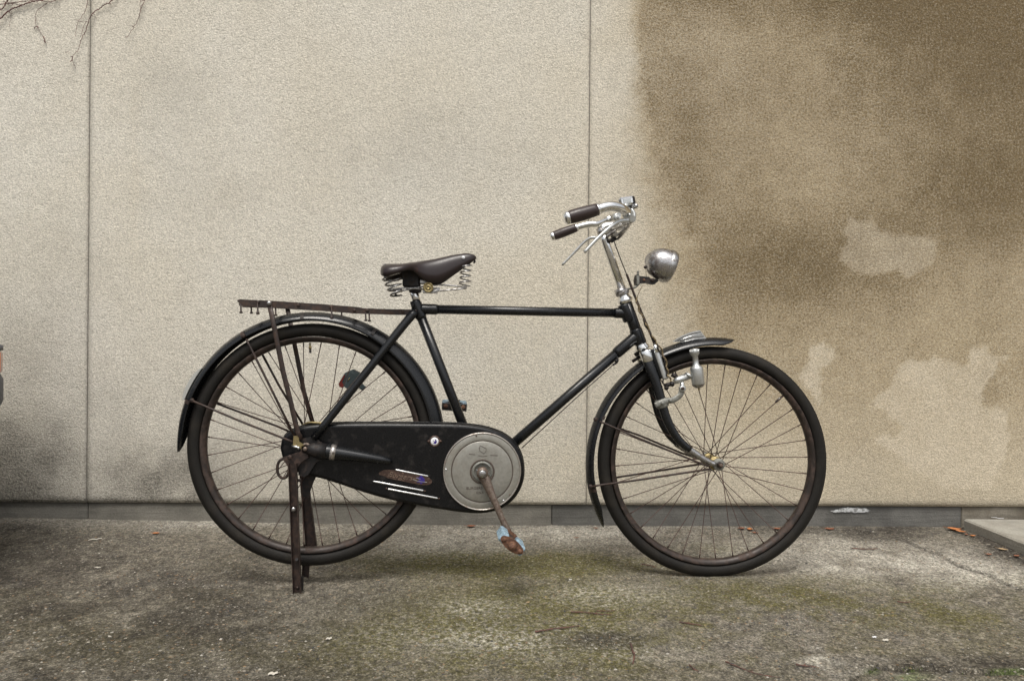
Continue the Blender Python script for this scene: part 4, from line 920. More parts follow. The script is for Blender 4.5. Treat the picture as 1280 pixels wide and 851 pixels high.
for pts in ([(516, 599), (522, 601), (528, 602), (534, 602.6)], [(520, 597.5), (526, 598.5)]):
    MB().tube(PL([(a, b, .0522) for a, b in pts]), .0009, 6).build('badge_flourish', 'disc', case)
bird = [(520, 596.5), (524, 597), (526.5, 592), (528, 595.5), (531, 598.5), (530.5, 600.5), (532, 603.2), (528.5, 603), (526.2, 605), (524.8, 602.2), (521, 602.8), (524, 599.6)]
MB().prism([P(a, b, .0526) for a, b in bird], (0, .001, 0)).build('badge_emblem', 'purple', case)

# cranks and pedals -------------------------------------------------
bbn = P(602.8, 590.5, .075)
cranka = P(634.5, 664, .100)
def crank(root, end, name='crank_arm'):
    mb = MB(); d = end-root
    q = [root-d.normalized()*.006, root, root+d*.14, root+d*.4, root+d*.8, end, end+d.normalized()*.008]
    mb.tube(q, [(.009, .014), (.011, .0185), (.0095, .0145), (.0075, .0105), (.0068, .0085), (.0078, .0115), (.006, .009)], 16, flat=(0, 1, 0))
    return part(mb, name, 'crank')
ca = crank(bbn, cranka)
sgn = 1
MB().lathe([(0, .0165), (.020, .0165), (.024, .0135), (.0245, .0095), (.021, .009), (.021, 0)], bbn+Vector((0, .010, 0)), (0, -1, 0), 24).build('crank_boss', 'crank', ca)
MB().tube([bbn+Vector((-.018, -.004, .008)), bbn+Vector((.022, -.004, -.006))], [.0045, .0055], 12).build('cotter_pin', 'dullchrome', ca)
MB().lathe([(0, .011), (.006, .011), (.008, .008), (.008, 0)], bbn+Vector((0, -.014, 0)), (0, -1, 0), 18).build('axle_cap', 'dullchrome', ca)
bbf = Vector((2*BB.x-BB.x, 0, 0)); vfar = cranka-bbn
bf = Vector((BB.x, .062, BB.z)); pfar = P(568, 508, -.105)
cb = crank(bf, pfar)
def pedal(c, axis_y, out_s, dirv, upv, plate='rust'):
    # c: inner end of the axle; out_s -1 towards the camera side
    dirv = Vector(dirv).normalized(); upv = Vector(upv).normalized()
    y0, y1 = c.y, c.y+out_s*.092; mid = Vector((c.x, (c.y*.0)+(y0+y1)/2+out_s*.004, c.z))
    ped = part(MB().tube([Vector((c.x, y0-out_s*.004, c.z)), Vector((c.x, y1, c.z))], [.0085, .0075], 14), 'pedal', 'rusty')
    for yy in (y0+out_s*.012, y1):
        mb = MB()
        cen_ = Vector((c.x, yy, c.z))
        pts = []
        for k in range(24):
            a = 2*math.pi*k/24; L_ = .0375*math.copysign(abs(math.cos(a))**.8, math.cos(a)); W_ = (.0125+.004*(1-abs(math.cos(a))))*math.copysign(abs(math.sin(a))**.8, math.sin(a))
            pts.append(cen_+dirv*L_+upv*W_)
        mb.prism(pts, (0, out_s*.003, 0)); mb.build('end_plate', plate, ped)
    MB().lathe([(0, .011), (.010, .0115), (.018, .0105), (.024, .0075), (.026, 0)], Vector((c.x, y1-out_s*.002, c.z)), (0, out_s, 0), 18).build('bearing_cap', 'rust', ped)
    for s_ in (-1, 1):
        cen_ = mid+dirv*(s_*.0275)
        MB().box(cen_, (.0125, .0385, .0135), X=dirv, Y=(0, 1, 0), bev=.004).build('rubber_block', 'blue', ped)
        if plate != 'rust':
            MB().box(Vector((c.x, y0-.001, c.z))+dirv*(s_*.0275)-upv*.0015, (.0118, .002, .0118), X=dirv, Y=(0, 1, 0), bev=.001).build('block_end', 'darkmetal', ped)
            MB().lathe([(0, .0070), (.004, .0068), (.006, .003), (.006, 0)], Vector((c.x, y0-.003, c.z))+dirv*(s_*.0275), (0, -1, 0), 12).build('block_nut', 'rust', ped)
        MB().lathe([(0, .0062), (.004, .006), (.006, .003), (.006, 0)], Vector((c.x, y1+out_s*.003, c.z))+dirv*(s_*.0275), (0, out_s, 0), 12).build('block_nut', 'rust', ped)
    return ped
pedal(P(636.5, 669, .103), 0, -1, (.80, 0, -.60), (.60, 0, .80))
pedal(P(568, 508, -.112), 0, 1, (1, 0, -.06), (.06, 0, 1), 'darkmetal')

# stand -------------------------------------------------------------
st = MB()
def ubar(mb, a, b, w0, w1, dth=.010, xd=Vector((1, 0, 0))):
    # channel section leg: web facing the camera and two flanges
    d = (b-a).normalized(); X = (xd-d*xd.dot(d)).normalized(); Y = d.cross(X)
    for i, (hw, yo, th) in enumerate(((1, 0, .002),)):
        vs = []
        for p_, w_ in ((a, w0), (b, w1)):
            for sx, sy in ((-1, 1), (-1, 0), (1, 0), (1, 1)):
                vs.append(p_+X*(sx*w_)+Y*(sy*dth))
            for sx, sy in ((1, 1), (1, .16), (-1, .16), (-1, 1)):
                vs.append(p_+X*(sx*(w_-.0018))+Y*(sy*dth))
        mb.add(vs, [(j, (j+1) % 8, 8+(j+1) % 8, 8+j) for j in range(8)]+[tuple(range(8)), tuple(reversed(range(8, 16)))], False)
stn = empty
mb = MB(); mb.prism([P(*q, .076) for q in ((352, 572), (374, 564.5), (385, 562), (385, 572), (376, 578), (372, 584), (362, 586))], (0, .005, 0))
stand = part(mb, 'stand', 'rusty')
lt = P(366.5, 578, .078); lb = P(372.2, 739.5, .062)
mb = MB(); ubar(mb, lt, lb, .0115, .0112, .014); mb.build('leg', 'rusty', stand)
mb = MB(); mb.box(lb+Vector((.006, .010, .022)), (.007, .006, .02), bev=.001); mb.build('foot', 'darkmetal', stand)
lt2 = P(380, 590, -.074); lb2 = P(382, 720.5, -.072)
lb.z = lb.z
mb = MB(); ubar(mb, lt2, P(390, 684, -.070), .0115, .0165, .014); ubar(mb, P(385, 680, -.070), lb2, .0115, .0100, .012); mb.build('leg', 'rusty', stand)
# crosspiece and spring loop
MB().tube([lt+Vector((0, .006, -.004)), lt2+Vector((0, -.004, .008))], .006, 10).build('cross_bar', 'darkmetal', stand)
MB().tube([P(370, 700, .085)+Vector((0, .008, 0)), P(384, 702, -.07)], .0045, 10).build('cross_bar', 'darkmetal', stand)
lp = [P(354+7.5*math.cos(t), 585.5+12*math.sin(t), .068) for t in [2*math.pi*i/20 for i in range(21)]]
MB().tube(lp, .0042, 8, caps=False).build('lift_loop', 'rusty', stand)
MB().lathe([(0, .007), (.005, .007), (.007, .004), (.007, 0)], P(362.5, 571, .083), (0, -1, 0), 6, smooth=False).build('pivot_bolt', 'rusty', stand)
MB().lathe([(0, .007), (.005, .007), (.007, .004), (.007, 0)], P(367, 636, .0785), (0, -1, 0), 12).build('rivet', 'dullchrome', stand)
MB().lathe([(0, .004), (.003, .004), (.004, 0)], P(372, 734, .0645), (0, -1, 0), 12).build('rivet', 'rusty', stand)
MB().box(P(373, 600, .072), (.008, .004, .004), bev=.001).build('stop_tab', 'rusty', stand)
# dark bracket behind (stand's inner cheek)
mb = MB(); mb.prism([P(*q, .02) for q in ((384, 592), (397, 592), (392, 602), (385, 622), (378, 620), (376, 600))], (0, .004, 0)); mb.build('inner_bracket', 'darkmetal', stand)

# rear axle nut and small fittings
an_ = P(382, 560.5, .078)
MB().lathe([(-.010, .0125), (0, .0125), (.002, .0115)], an_, (0, -1, 0), 6, smooth=False).build('axle_nut', 'rusty', rw)
MB().lathe([(-.012, .006), (.008, .006), (.0095, .0045), (.0095, 0)], an_, (0, -1, 0), 14).build('axle_end', 'crank', rw)
MB().lathe([(0, .0155), (.003, .0155), (.004, .014), (.004, .006)], an_+Vector((0, .008, 0)), (0, -1, 0), 24).build('washer', 'crank', rw)
mb = MB(); mb.tube([P(365, 557.5, .075), P(374, 559, .078)], .0035, 10); mb.ball(P(373, 559.5, .079), .0048, 10, 8); mb.build('chain_adjuster', 'chrome', rw)
mb = MB(); mb.prism([P(*q, .074) for q in ((367, 545), (373, 544), (374, 552), (381, 556), (378, 562), (366, 556))], (0, .003, 0)); mb.build('stay_plate', 'brass', rg)
mb = MB(); mb.tube(PL([(379, 531, .02), (386, 528, .03), (400, 528.5, .035), (414, 530, .04)]), .003, 8); mb.build('chain_case_clip', 'brass', case)

# seat post, saddle -------------------------------------------------
sp = MB(); sp.tube([P(515.5, 360), P(522.5, 381)], .0125, 18); part(sp, 'seat_post', 'chrome')
mb = MB(); mb.tube([P(520, 379), P(521.5, 384)], .0165, 18); mb.tube([P(516, 381, .02), P(516, 381, -.02)], .005, 10); mb.build('seat_lug', 'black', frame)
ST = [(477.3, 337, .035, 341), (479, 333.5, .070, 343.5), (483, 331.8, .092, 345), (490, 331.0, .102, 344.5), (500, 331.2, .102, 341.5), (508, 330.6, .094, 338.5), (515, 329.2, .076, 337.5), (521, 328.0, .058, 341.5), (528, 326.5, .046, 348), (536, 325.2, .039, 352.6), (546, 323.3, .033, 354.3), (555, 321.3, .029, 351), (565, 319.0, .0255, 344), (575, 317.4, .023, 337), (584, 316.7, .021, 330.5), (590, 317.6, .017, 326.5), (594, 319.6, .010, 324), (595.5, 321.5, .003, 323)]
mb = MB(); m_ = 21; vs = []; ns = 0
# resample stations smoothly
stp = spline([(a, b, c*1000) for a, b, c, d in ST], 3); stq = spline([(a, d, 0) for a, b, c, d in ST], 3)
for inner in (0, 1):
    for (S1, S2) in zip(stp, stq):
        wd = max(.001, S1.z/1000); top = P(S1.x, S1.y, 0); low = P(S1.x, S2.y, wd)
        for j in range(m_):
            f_ = (j/(m_-1)*2-1)*math.pi/2
            y_ = wd*math.copysign(abs(math.sin(f_))**.85, f_); c__ = max(0, math.cos(f_))
            z_ = low.z+(top.z-low.z)*c__**.55
            if inner: y_ *= (wd-.0035)/wd if wd > .005 else .3; z_ = low.z+(top.z-.0045-low.z)*c__**.55
            vs.append(Vector((top.x, y_, z_)))
ns = len(stp); K = ns*m_
fs_ = [(i*m_+j, i*m_+j+1, (i+1)*m_+j+1, (i+1)*m_+j) for i in range(ns-1) for j in range(m_-1)]
fs_ += [tuple(K+x for x in reversed(f)) for f in fs_]
for i in range(ns-1):
    for j in (0, m_-1): fs_.append((i*m_+j, (i+1)*m_+j, K+(i+1)*m_+j, K+i*m_+j))
for i in (0, ns-1):
    for j in range(m_-1): fs_.append((i*m_+j, i*m_+j+1, K+i*m_+j+1, K+i*m_+j))
mb.add(vs, fs_, True); saddle = part(mb, 'saddle', 'leather')
for s_ in (1, -1):
    q = P(579.2, 321.8, .0225); q.y *= s_; MB().lathe([(0, .0052), (.0015, .0045), (.002, 0)], q, (0, -s_, 0), 14).build('rivet', 'white', saddle)
for y_ in (-.06, -.03, 0, .03, .06):
    q = P(478.6+abs(y_)*90, 334.5, 0); MB().lathe([(0, .0055), (.002, .0045), (.0026, 0)], Vector((q.x-.001, y_, q.z+.001)), (-1, 0, .35), 12).build('rivet', 'dullchrome', saddle)
def coil(A, B, R0, R1, turns, r_, par, mat='dullchrome'):
    A = Vector(A); B = Vector(B); d = (B-A); L_ = d.length; d.normalize(); U = (Vector((0, 1, 0))-d*d.y).normalized(); V = d.cross(U); n = int(turns*16)
    q = [A+d*(L_*i/n)+(U*math.cos(2*math.pi*i/16)+V*math.sin(2*math.pi*i/16))*(R0+(R1-R0)*i/n) for i in range(n+1)]
    return MB().tube(q, r_, 8).build('spring', mat, par)
for a_ in (.062, -.055):
    for dx in (0,):
        coil(P(488, 342, a_), P(496, 371, a_), .0290, .0150, 4.3, .0027, saddle)
for a_ in (.011, -.011): coil(P(583, 329.5, a_), P(581, 357, a_), .0150, .0165, 4.2, .0023, saddle)
for a_ in (.020, -.020):
    s_ = 1 if a_ > 0 else -1
    MB().tube(PL([(490, 367.5, .062*s_), (505, 363, .045*s_), (528, 358.5, a_), (550, 356, a_), (583, 359, .010*s_)]), .0026, 8).build('rail', 'dullchrome', saddle)
    MB().tube(PL([(488, 362.5, .062*s_), (505, 360, .045*s_), (528, 361.5, a_), (545, 363.5, a_), (583, 360.5, .012*s_)]), .0026, 8).build('rail', 'dullchrome', saddle)
MB().tube([P(495, 369, .07), P(495, 369, -.07)], .0045, 10).build('rear_bar', 'darkmetal', saddle)
MB().tube([P(582, 359.5, .018), P(582, 359.5, -.018)], .004, 10).build('front_bar', 'dullchrome', saddle)
mb = MB(); mb.box(P(514.5, 347, 0), (.026, .022, .030), bev=.005); mb.box(P(519, 361, 0), (.018, .020, .012), bev=.004); mb.build('saddle_clamp', 'darkmetal', saddle)
mb = MB(); mb.box(P(530, 352.5, .0), (.016, .014, .007), bev=.003); mb.box(P(538, 365, .0), (.022, .020, .004), bev=.001); mb.box(P(544, 362, .0), (.014, .022, .005), bev=.001); mb.build('clamp_plate', 'dullchrome', saddle)
cb_ = P(535.3, 359.2, .034)
MB().lathe([(-.012, .0150), (0, .0155), (.003, .0145), (.003, .0115), (.0015, .0105), (.0015, .0075), (.004, .007), (.0045, .0035), (.003, .003), (.003, 0)], cb_, (0, -1, 0), 32).build('clamp_bolt', 'brass', saddle)
mb = MB(); mb.tube(PL([(590.5, 323.5, .0), (593.5, 326.5, 0), (592, 329, 0)]), .003, 8); mb.build('nose_hook', 'darkmetal', saddle)

# luggage rack ------------------------------------------------------
def flatbar(pts, hz, hy, mat, name, par=bike):
    q = [P(*p) for p in pts]; return MB().tube(q, [(hy, h_) for h_ in hz], 4, flat=(0, 1, 1e-6), smooth=False).build(name, mat, par)
def rail_mb(pts, hs, hy):
    q = [P(*p) for p in pts]; vs = []
    for p_, h_ in zip(q, hs):
        for dy, dz in ((-hy, -h_), (hy, -h_), (hy, h_), (-hy, h_)): vs.append(p_+Vector((0, dy, dz)))
    n = len(q)
    return MB().add(vs, [(i*4+j, i*4+(j+1) % 4, (i+1)*4+(j+1) % 4, (i+1)*4+j) for i in range(n-1) for j in range(4)]+[(0, 1, 2, 3), ((n-1)*4+3, (n-1)*4+2, (n-1)*4+1, (n-1)*4)], False)
rk = rail_mb([(299, 378.2, .062), (340, 380.2, .064), (400, 384.2, .064), (445, 387.8, .062), (456, 388.8, .058), (490, 390, .030), (516, 390.4, .014)], [.0092, .0095, .0098, .0098, .0080, .0072, .0072], .0022)
rack = part(rk, 'luggage_rack', 'rusty')
rail_mb([(303, 380.5, -.060), (340, 381.5, -.060), (400, 385, -.060), (445, 388, -.058), (456, 388.8, -.052), (490, 390, -.03), (516, 390.4, -.014)], [.0085]*7, .0022).build('side_rail', 'rusty', rack)
for x_, y_ in ((299.5, 376), (337, 377.8), (444, 385.5)):
    a = P(x_, y_, .061); b = Vector((a.x, .060, a.z)); mm = (a+b)/2; MB().box(mm+Vector((0, 0, -.002)), (.006, .060, .0018), bev=.0005).build('cross_slat', 'rusty', rack)
for dy in (-.022, .022):
    a = P(300, 376.5, 0); b = P(444, 387, 0); a.y = b.y = dy; MB().tube([a, b], .0035, 8).build('lengthwise_bar', 'rusty', rack)
for (x_, yt, yb, a_) in ((301, 380, 391.5, .0655), (322, 378, 393, .0675), (414.5, 382, 399, .0680), (457, 391, 401.5, .060), (461.5, 391, 402, .054), (314, 383, 392, -.062), (344.5, 385, 395, -.062), (427, 389, 396, -.062)):
    A = P(x_, yt, a_); B = P(x_+.3, yb, a_); d = B-A
    MB().tube([A, A+d*.78, A+d*.80, B-d*.02, B], [.0024, .0024, .0042, .0048, .0030], 10).build('strap_peg', 'rusty', rack)
for (x_, y_, a_) in ((322.5, 377.5, .0662), (336, 378.6, .0666), (373, 381.5, .0664), (414, 383.8, .0664), (443, 388, .0645), (459, 388, .058), (504, 389.5, .024), (519, 389, .018)):
    MB().lathe([(0, .0055), (.002, .005), (.0035, .003), (.0038, 0)], P(x_, y_, a_), (0, -1, 0), 10).build('rivet', 'rusty', rack)
def leg(pts, w_, par):
    q = [P(*p) for p in pts]; return MB().tube(q, [(.0022, w_)]*len(q), 8, flat=(0, 1, 0)).build('rack_leg', 'rusty', par)
leg([(336.5, 378.5, .0700), (343, 410, .071), (354, 465, .074), (364, 505, .074), (372, 540, .073), (377, 549, .072)], .0072, rack)
leg([(359, 384, -.064), (368.5, 432, -.068), (380, 490, -.068), (391, 529, -.066)], .0068, rack)
MB().lathe([(0, .007), (.003, .0065), (.005, .004), (.005, 0)], P(336.5, 379, .0728), (0, -1, 0), 12).build('rivet', 'dullchrome', rack)

# rear light on the stay
lp_ = [(423.8, 478), (431, 466), (441, 461.5), (450, 466.5), (451.5, 475), (440, 488), (433, 485.5)]
mb = MB(); mb.prism([P(a, b, -.018) for a, b in lp_], (0, .030, 0)); rl = part(mb, 'rear_light', 'lightbox')
mb = MB(); mb.prism([P(a, b, -.014) for a, b in ((423.2, 479.5), (424.2, 483.5), (428, 484.8), (430.5, 482.5), (427.5, 477.5), (431.5, 469), (430, 468.5))], (0, .038, 0)); mb.build('red_lens', 'red', rl)
MB().tube([P(434, 476.5, -.0165), P(437.2, 472, -.0165)], .0011, 6).build('light_mark', 'brass', rl)
mb = MB(); mb.box(P(452, 483, -.018), (.008, .006, .012), X=(.65, 0, .75), bev=.002); mb.tube([P(444, 476, -.02), P(454, 484, -.02)], .004, 8); mb.build('light_clamp', 'lightbox', rl)

# handlebar ---------------------------------------------------------
stem = MB(); stem.tube([P(753.5, 293), P(756, 300), P(779, 366)], [.0118, .0125, .0125], 20)
stem_o = part(stem, 'stem', 'chrome')
MB().tube(PL([(752.5, 288, 0), (756, 284, 0), (766, 282.5, 0), (775, 281.5, 0)]), [(.015, .015)]*25 and .0150, 18).build('stem_extension', 'chrome', stem_o)
MB().tube([P(775, 281, .028), P(775, 281, -.028)], .0178, 22).build('bar_clamp', 'chrome', stem_o)
MB().tube([P(750.5, 285, 0), P(753.5, 293, 0)], [.0135, .0155], 20).build('stem_lug', 'dullchrome', stem_o)
MB().lathe([(0, .0145), (.006, .0145), (.008, .010), (.008, 0)], P(753, 285.5, 0), (-.3, 0, 1), 6, smooth=False).build('stem_bolt', 'dullchrome', stem_o)
hb_pts = [(705, 273.6, .262), (726, 267.8, .262), (748, 261.5, .260), (757, 258.8, .256), (766, 257.9, .250), (776, 260.2, .236), (783, 264.5, .210), (786, 269.5, .170), (784, 275, .11), (778, 279.5, .05), (775, 281, 0),
          (776, 279, -.05), (778, 275, -.10), (777.5, 272, -.15), (771, 272.0, -.190), (760, 275.2, -.215), (748, 280, -.232), (738, 280.3, -.242), (724, 283.4, -.250), (705, 290.3, -.258), (688.5, 296.2, -.262)]
hq = PL(hb_pts, 6); hb = MB().tube(hq, [.0112+.0020*min(1, max(0, (-v.y-.10)/.1)) for v in hq], 18); bar = part(hb, 'handlebar', 'chrome')
def grip(pts, gk=1.0):
    q = PL(pts, 5); n = len(q)
    g_ = MB().tube(q, [gk*.0142+gk*.0022*math.sin(math.pi*(i/(n-1))**.8) for i in range(n)], 20).build('grip', 'grip', bar)
    d = (q[0]-q[1]).normalized(); MB().lathe([(-.006, .0146*gk), (-.002, .0158*gk), (.003, .0156*gk), (.007, .011*gk), (.0085, 0)], q[0], d, 20).build('grip_cap', 'chrome', bar)
    d = (q[-1]-q[-2]).normalized(); MB().lathe([(-.002, .0140*gk), (.003, .0146*gk), (.006, .0120*gk)], q[-1], d, 20).build('grip_ferrule', 'chrome', bar)
    return g_
grip([(709, 272.6, .262), (727, 267.6, .262), (746.5, 261.9, .260)], 1.16)
grip([(690.5, 295.6, -.262), (705, 290.3, -.258), (720.5, 284.6, -.251)])
# brake levers
def lever(pts, rs, bar_pt, br_pts):
    q = PL(pts, 6); n = len(q); R_ = [rs[0]+(rs[1]-rs[0])*i/(n-1) for i in range(n)]
    return MB().tube(q, [(r_*.75, r_) for r_ in R_], 12, flat=(0, 1, 0)).build('brake_lever', 'alu', bar)
lever([(791, 276, .20), (783, 275.6, .21), (774, 276.6, .222), (765.5, 281.8, .235), (755, 290.5, .242), (743.5, 301.5, .246), (730.5, 315.5, .248)], (.0062, .0046), 0, 0)
lever([(772, 284, -.17), (760, 290, -.19), (747.5, 296.6, -.205), (738, 297.5, -.215), (729.5, 303.5, -.222), (717.5, 316, -.230), (702.5, 331.5, -.236)], (.0060, .0040), 0, 0)
# lever pivots and clamps
mb = MB(); mb.tube([P(791, 273.5, .185), P(791, 273.5, .215)], .009, 14); mb.tube(PL([(789, 262, .19), (792, 268, .195), (791.5, 276, .2)]), .0065, 10); mb.tube([P(786, 268, .175), P(785, 267.5, .205)], .0158, 20); mb.build('lever_bracket', 'alu', bar)
mb = MB(); mb.tube([P(772, 283, -.155), P(772, 283, -.185)], .008, 14); mb.tube([P(774, 271.5, -.165), P(768, 272.5, -.190)], .0152, 20); mb.tube([P(771, 273, -.175), P(772, 284, -.17)], .005, 8); mb.build('lever_bracket', 'alu', bar)
mb = MB(); mb.tube([P(757.5, 276, -.2235), P(764.5, 273.8, -.206)], .0135, 18); mb.ball(P(766, 269.5, -.2), .005, 8, 6); mb.build('bar_collar', 'chrome', bar)
# linkage below the bar: rods, rocker arms
mb = MB()
for pts in ([(789, 277, .19), (784, 284, .10), (776, 291, .04), (768, 296, .02)], [(772, 284, -.17), (768, 291, -.08), (765, 296, -.01)], [(786, 279, .15), (778, 282, .10), (764, 287, .03)], [(788, 279, .16), (781, 289, .06), (772, 299, .015)]):
    mb.tube(PL(pts, 5), .0042, 8)
mb.tube([P(764, 288.5, .024), P(764, 288.5, -.024)], .0085, 14); mb.tube([P(770, 293, .03), P(770, 293, -.02)], .0068, 12)
mb.tube(PL([(758, 296, .014), (764, 292, .02), (770, 288, .024)]), .005, 10); mb.build('brake_linkage', 'dullchrome', bar)
mb = MB(); mb.box(P(766.5, 299.5, .012), (.007, .008, .009), X=(.5, 0, -.8), bev=.002); mb.tube([P(761.5, 301, .016), P(770, 297, .016)], .0045, 10); mb.ball(P(762, 300.8, .018), .0062, 10, 8); mb.build('rod_fitting', 'darkmetal', bar)
# bell on the near side of the bar
bc = P(782.5, 252.8, .175)
mb = MB(); mb.box(bc, (.0235, .019, .0125), X=(.985, 0, .17), bev=.006, smooth=False); bell = mb.build('bell', 'chrome', bar)
MB().box(bc+Vector((-.002, -.0188, .0005)), (.011, .0012, .0068), X=(.985, 0, .17), bev=.001).build('bell_plate', 'alu', bar)
MB().box(P(791, 250.8, .183), (.0035, .0125, .0105), X=(.985, 0, .17), bev=.002).build('bell_side', 'darkmetal', bar)
mb = MB(); mb.tube([P(794, 257, .19), P(789, 259.5, .17)], .0078, 12); mb.ball(P(795, 257.5, .192), .0065, 10, 8); mb.tube([P(786, 258, .175), P(786, 265, .18)], .007, 12); mb.build('bell_lever', 'dullchrome', bar)

# brake rod, cables -------------------------------------------------
MB().tube(PL([(767, 300, .014), (775, 322, .018), (784, 345, .020)]), .0016, 8).build('brake_rod', 'darkmetal', bike)
MB().tube(PL([(783.5, 343, .021), (790, 361, .024), (800, 386, .028), (811, 412, .034), (818.5, 431, .037)], 6), .0036, 10).build('brake_cable', 'rusty', bike)
def braid(pts, r_, amp, tw, mat, name):
    q = PL(pts, 14); n = len(q)
    q = [p+Vector((math.cos(i*tw)*amp, math.sin(i*tw)*amp, 0)) for i, p in enumerate(q)]
    return MB().tube(q, r_, 8).build(name, mat, bike)
braid([(795, 372, .034), (798.5, 386, .038), (806, 402, .040), (815, 420, .043), (826, 436, .046), (833, 454, .048), (835, 468, .050), (840, 477, .052)], .0026, .0022, .55, 'wire', 'lamp_wire')
braid([(803, 398, .040), (812, 416, .042), (822, 433, .045), (831, 453, .047), (834, 470, .047)], .0019, .0028, -.5, 'darkmetal', 'lamp_wire')
MB().tube(PL([(803, 357, .03), (799, 365, .032), (796, 373, .034)]), .0010, 6).build('lamp_wire', 'wire', bike)
# front brake unit
mb = MB(); mb.tube([P(818.5, 430, .037), P(821, 440, .039)], [.0058, .0075], 12); mb.build('brake_adjuster', 'chrome', bike)
mb = MB(); mb.tube(PL([(820.5, 438, .040), (826, 455, .043), (832, 474, .044)]), [(.004, .0085)]*17, 10, flat=(0, 1, 0)); bk = mb.build('front_brake', 'alu', bike)
mb = MB(); mb.tube(PL([(817, 436, .03), (821, 452, .034), (828, 472, .034)]), [(.009, .013)]*17, 10, flat=(0, 1, 0)); mb.build('brake_arm', 'black', bk)
mb = MB(); mb.tube([P(831, 482, .045), P(841, 479, .047)], .0065, 12); mb.ball(P(840, 479.8, .050), .0085, 12, 8); mb.ball(P(833, 484.5, .046), .0075, 10, 8); mb.tube(PL([(829, 472, .044), (829, 479, .046), (834, 486, .046)]), .0022, 8); mb.tube([P(840, 468, .03), P(846, 471, .03)], .007, 10); mb.build('brake_pivot', 'darkmetal', bk)
mb = MB(); mb.tube([P(795, 444, .0), P(801, 440, 0)], .006, 10); mb.tube([P(792, 452, .0), P(801, 446, 0)], .005, 10); mb.build('mudguard_bolt', 'darkmetal', fg)
# rear brake rod under the down tube
MB().tube([P(767.5, 455, .016), P(720, 497.5, .018), P(652, 560, .022)], .0014, 8).build('brake_rod', 'darkmetal', bike)
mb = MB(); mb.tube(PL([(766, 456, .016), (769.5, 454, .016), (772, 451, .016), (771.5, 446, .014)]), .0034, 10); mb.ball(P(770.5, 451, .017), .0058, 10, 8); mb.build('rod_guide', 'darkmetal', bike)

# headlamp ----------------------------------------------------------
lax = Vector((.945, 0, -.327)).normalized()
la = lax; l0 = P(807.0, 322.6, 0)-la*.001
prof = [(0, 0), (.0015, .008), (.005, .0165), (.011, .0255), (.020, .0350), (.030, .0422), (.042, .0472), (.052, .0490), (.066, .0500), (.0695, .0500)]
lb_ = MB().lathe(prof, l0, la, 48); lamp = part(lb_, 'headlamp', 'lamp')
MB().lathe([(.0680, .0508), (.072, .0525), (.080, .0520), (.0865, .0498), (.090, .0478), (.0905, .0455), (.088, .0448)], l0, la, 48).build('lamp_rim', 'dullchrome', lamp)
MB().lathe([(.0885, .0450), (.0925, .0380), (.0950, .0200), (.0958, 0)], l0, la, 48).build('lamp_glass', 'lens', lamp)
MB().lathe([(.086, .043), (.066, .034), (.050, .014), (.046, 0)], l0, la, 36).build('lamp_reflector', 'chrome', lamp)
MB().ball(P(806.5, 334, .0), .0050, 10, 8).build('lamp_knob', 'rusty', lamp)
MB().tube([P(807, 334, .0), P(807.5, 340, 0), P(808, 346, 0)], .0008, 6).build('lamp_lead', 'wire', lamp)
mb = MB(); mb.prism([P(*q, .011) for q in ((795.5, 343.5), (798, 343), (800, 345), (811, 346), (813, 348), (822, 349), (823.5, 351), (818, 355.5), (812, 354.5), (810, 353.5), (801, 354), (798.5, 356.5), (795, 356), (794, 350))], (0, .022, 0)); mb.build('lamp_bracket', 'darkmetal', lamp)
MB().lathe([(0, .0062), (.003, .006), (.005, .003), (.005, 0)], P(815.6, 350.3, .0115), (0, -1, 0), 12).build('bracket_bolt', 'rusty', lamp)
mb = MB(); mb.box(P(797.2, 350, .013), (.0045, .004, .014), bev=.001); mb.box(P(797.5, 341, .008), (.003, .004, .006), bev=.001); mb.build('bracket_plate', 'grimealu', lamp)
MB().lathe([(0, .004), (.002, .004), (.003, 0)], P(805, 350, .012), (0, -1, 0), 10).build('bracket_bolt', 'rust', lamp)
MB().tube(PL([(797, 356.5, .006), (793, 359.5, .006), (786, 361.3, .004), (779, 362.2, .0)]), [(.006, .0038)]*25, 10).build('lamp_arm', 'grimealu', lamp)
mb = MB(); mb.tube([P(774.5, 360.5, 0), P(777, 367, 0)], .0185, 22); mb.build('lamp_collar', 'dullchrome', lamp)

# dynamo ------------------------------------------------------------
dax = (P(873.5, 484, .055)-P(868, 438, .055)).normalized(); d0 = P(867.6, 436, .055)
sc_ = (P(873.5, 484, .055)-P(868, 438, .055)).length/46.3
L_ = lambda v: v*sc_
dprof = [(L_(0), 0), (L_(0), .0120), (L_(1), .0132), (L_(6.5), .0135), (L_(8), .0105), (L_(8.5), .0088), (L_(19), .0090), (L_(21), .0120), (L_(23), .0180), (L_(25), .0190), (L_(44), .0195), (L_(45), .0180), (L_(47), .0150), (L_(48.2), .0100), (L_(48.5), 0)]
mb = MB().lathe(dprof, d0, dax, 32); dyn = part(mb, 'dynamo', 'alu')
mb = MB(); 
for k in range(16):
    a = 2*math.pi*k/16; U = Vector((0, 1, 0)); V = dax.cross(U); rr = (U*math.cos(a)+V*math.sin(a))*.0134; mb.tube([d0+dax*L_(1)+rr, d0+dax*L_(6.4)+rr], .0009, 5)
mb.build('friction_wheel', 'alu', dyn)
MB().lathe([(L_(44.2), .0198), (L_(45.4), .0185), (L_(47.4), .0152), (L_(48.8), .0100), (L_(49), 0)], d0, dax, 32).build('dynamo_cap', 'dullchrome', dyn)
MB().tube([d0+dax*L_(48), d0+dax*L_(52.5)], [.0035, .0022], 8).build('terminal', 'brass', dyn)
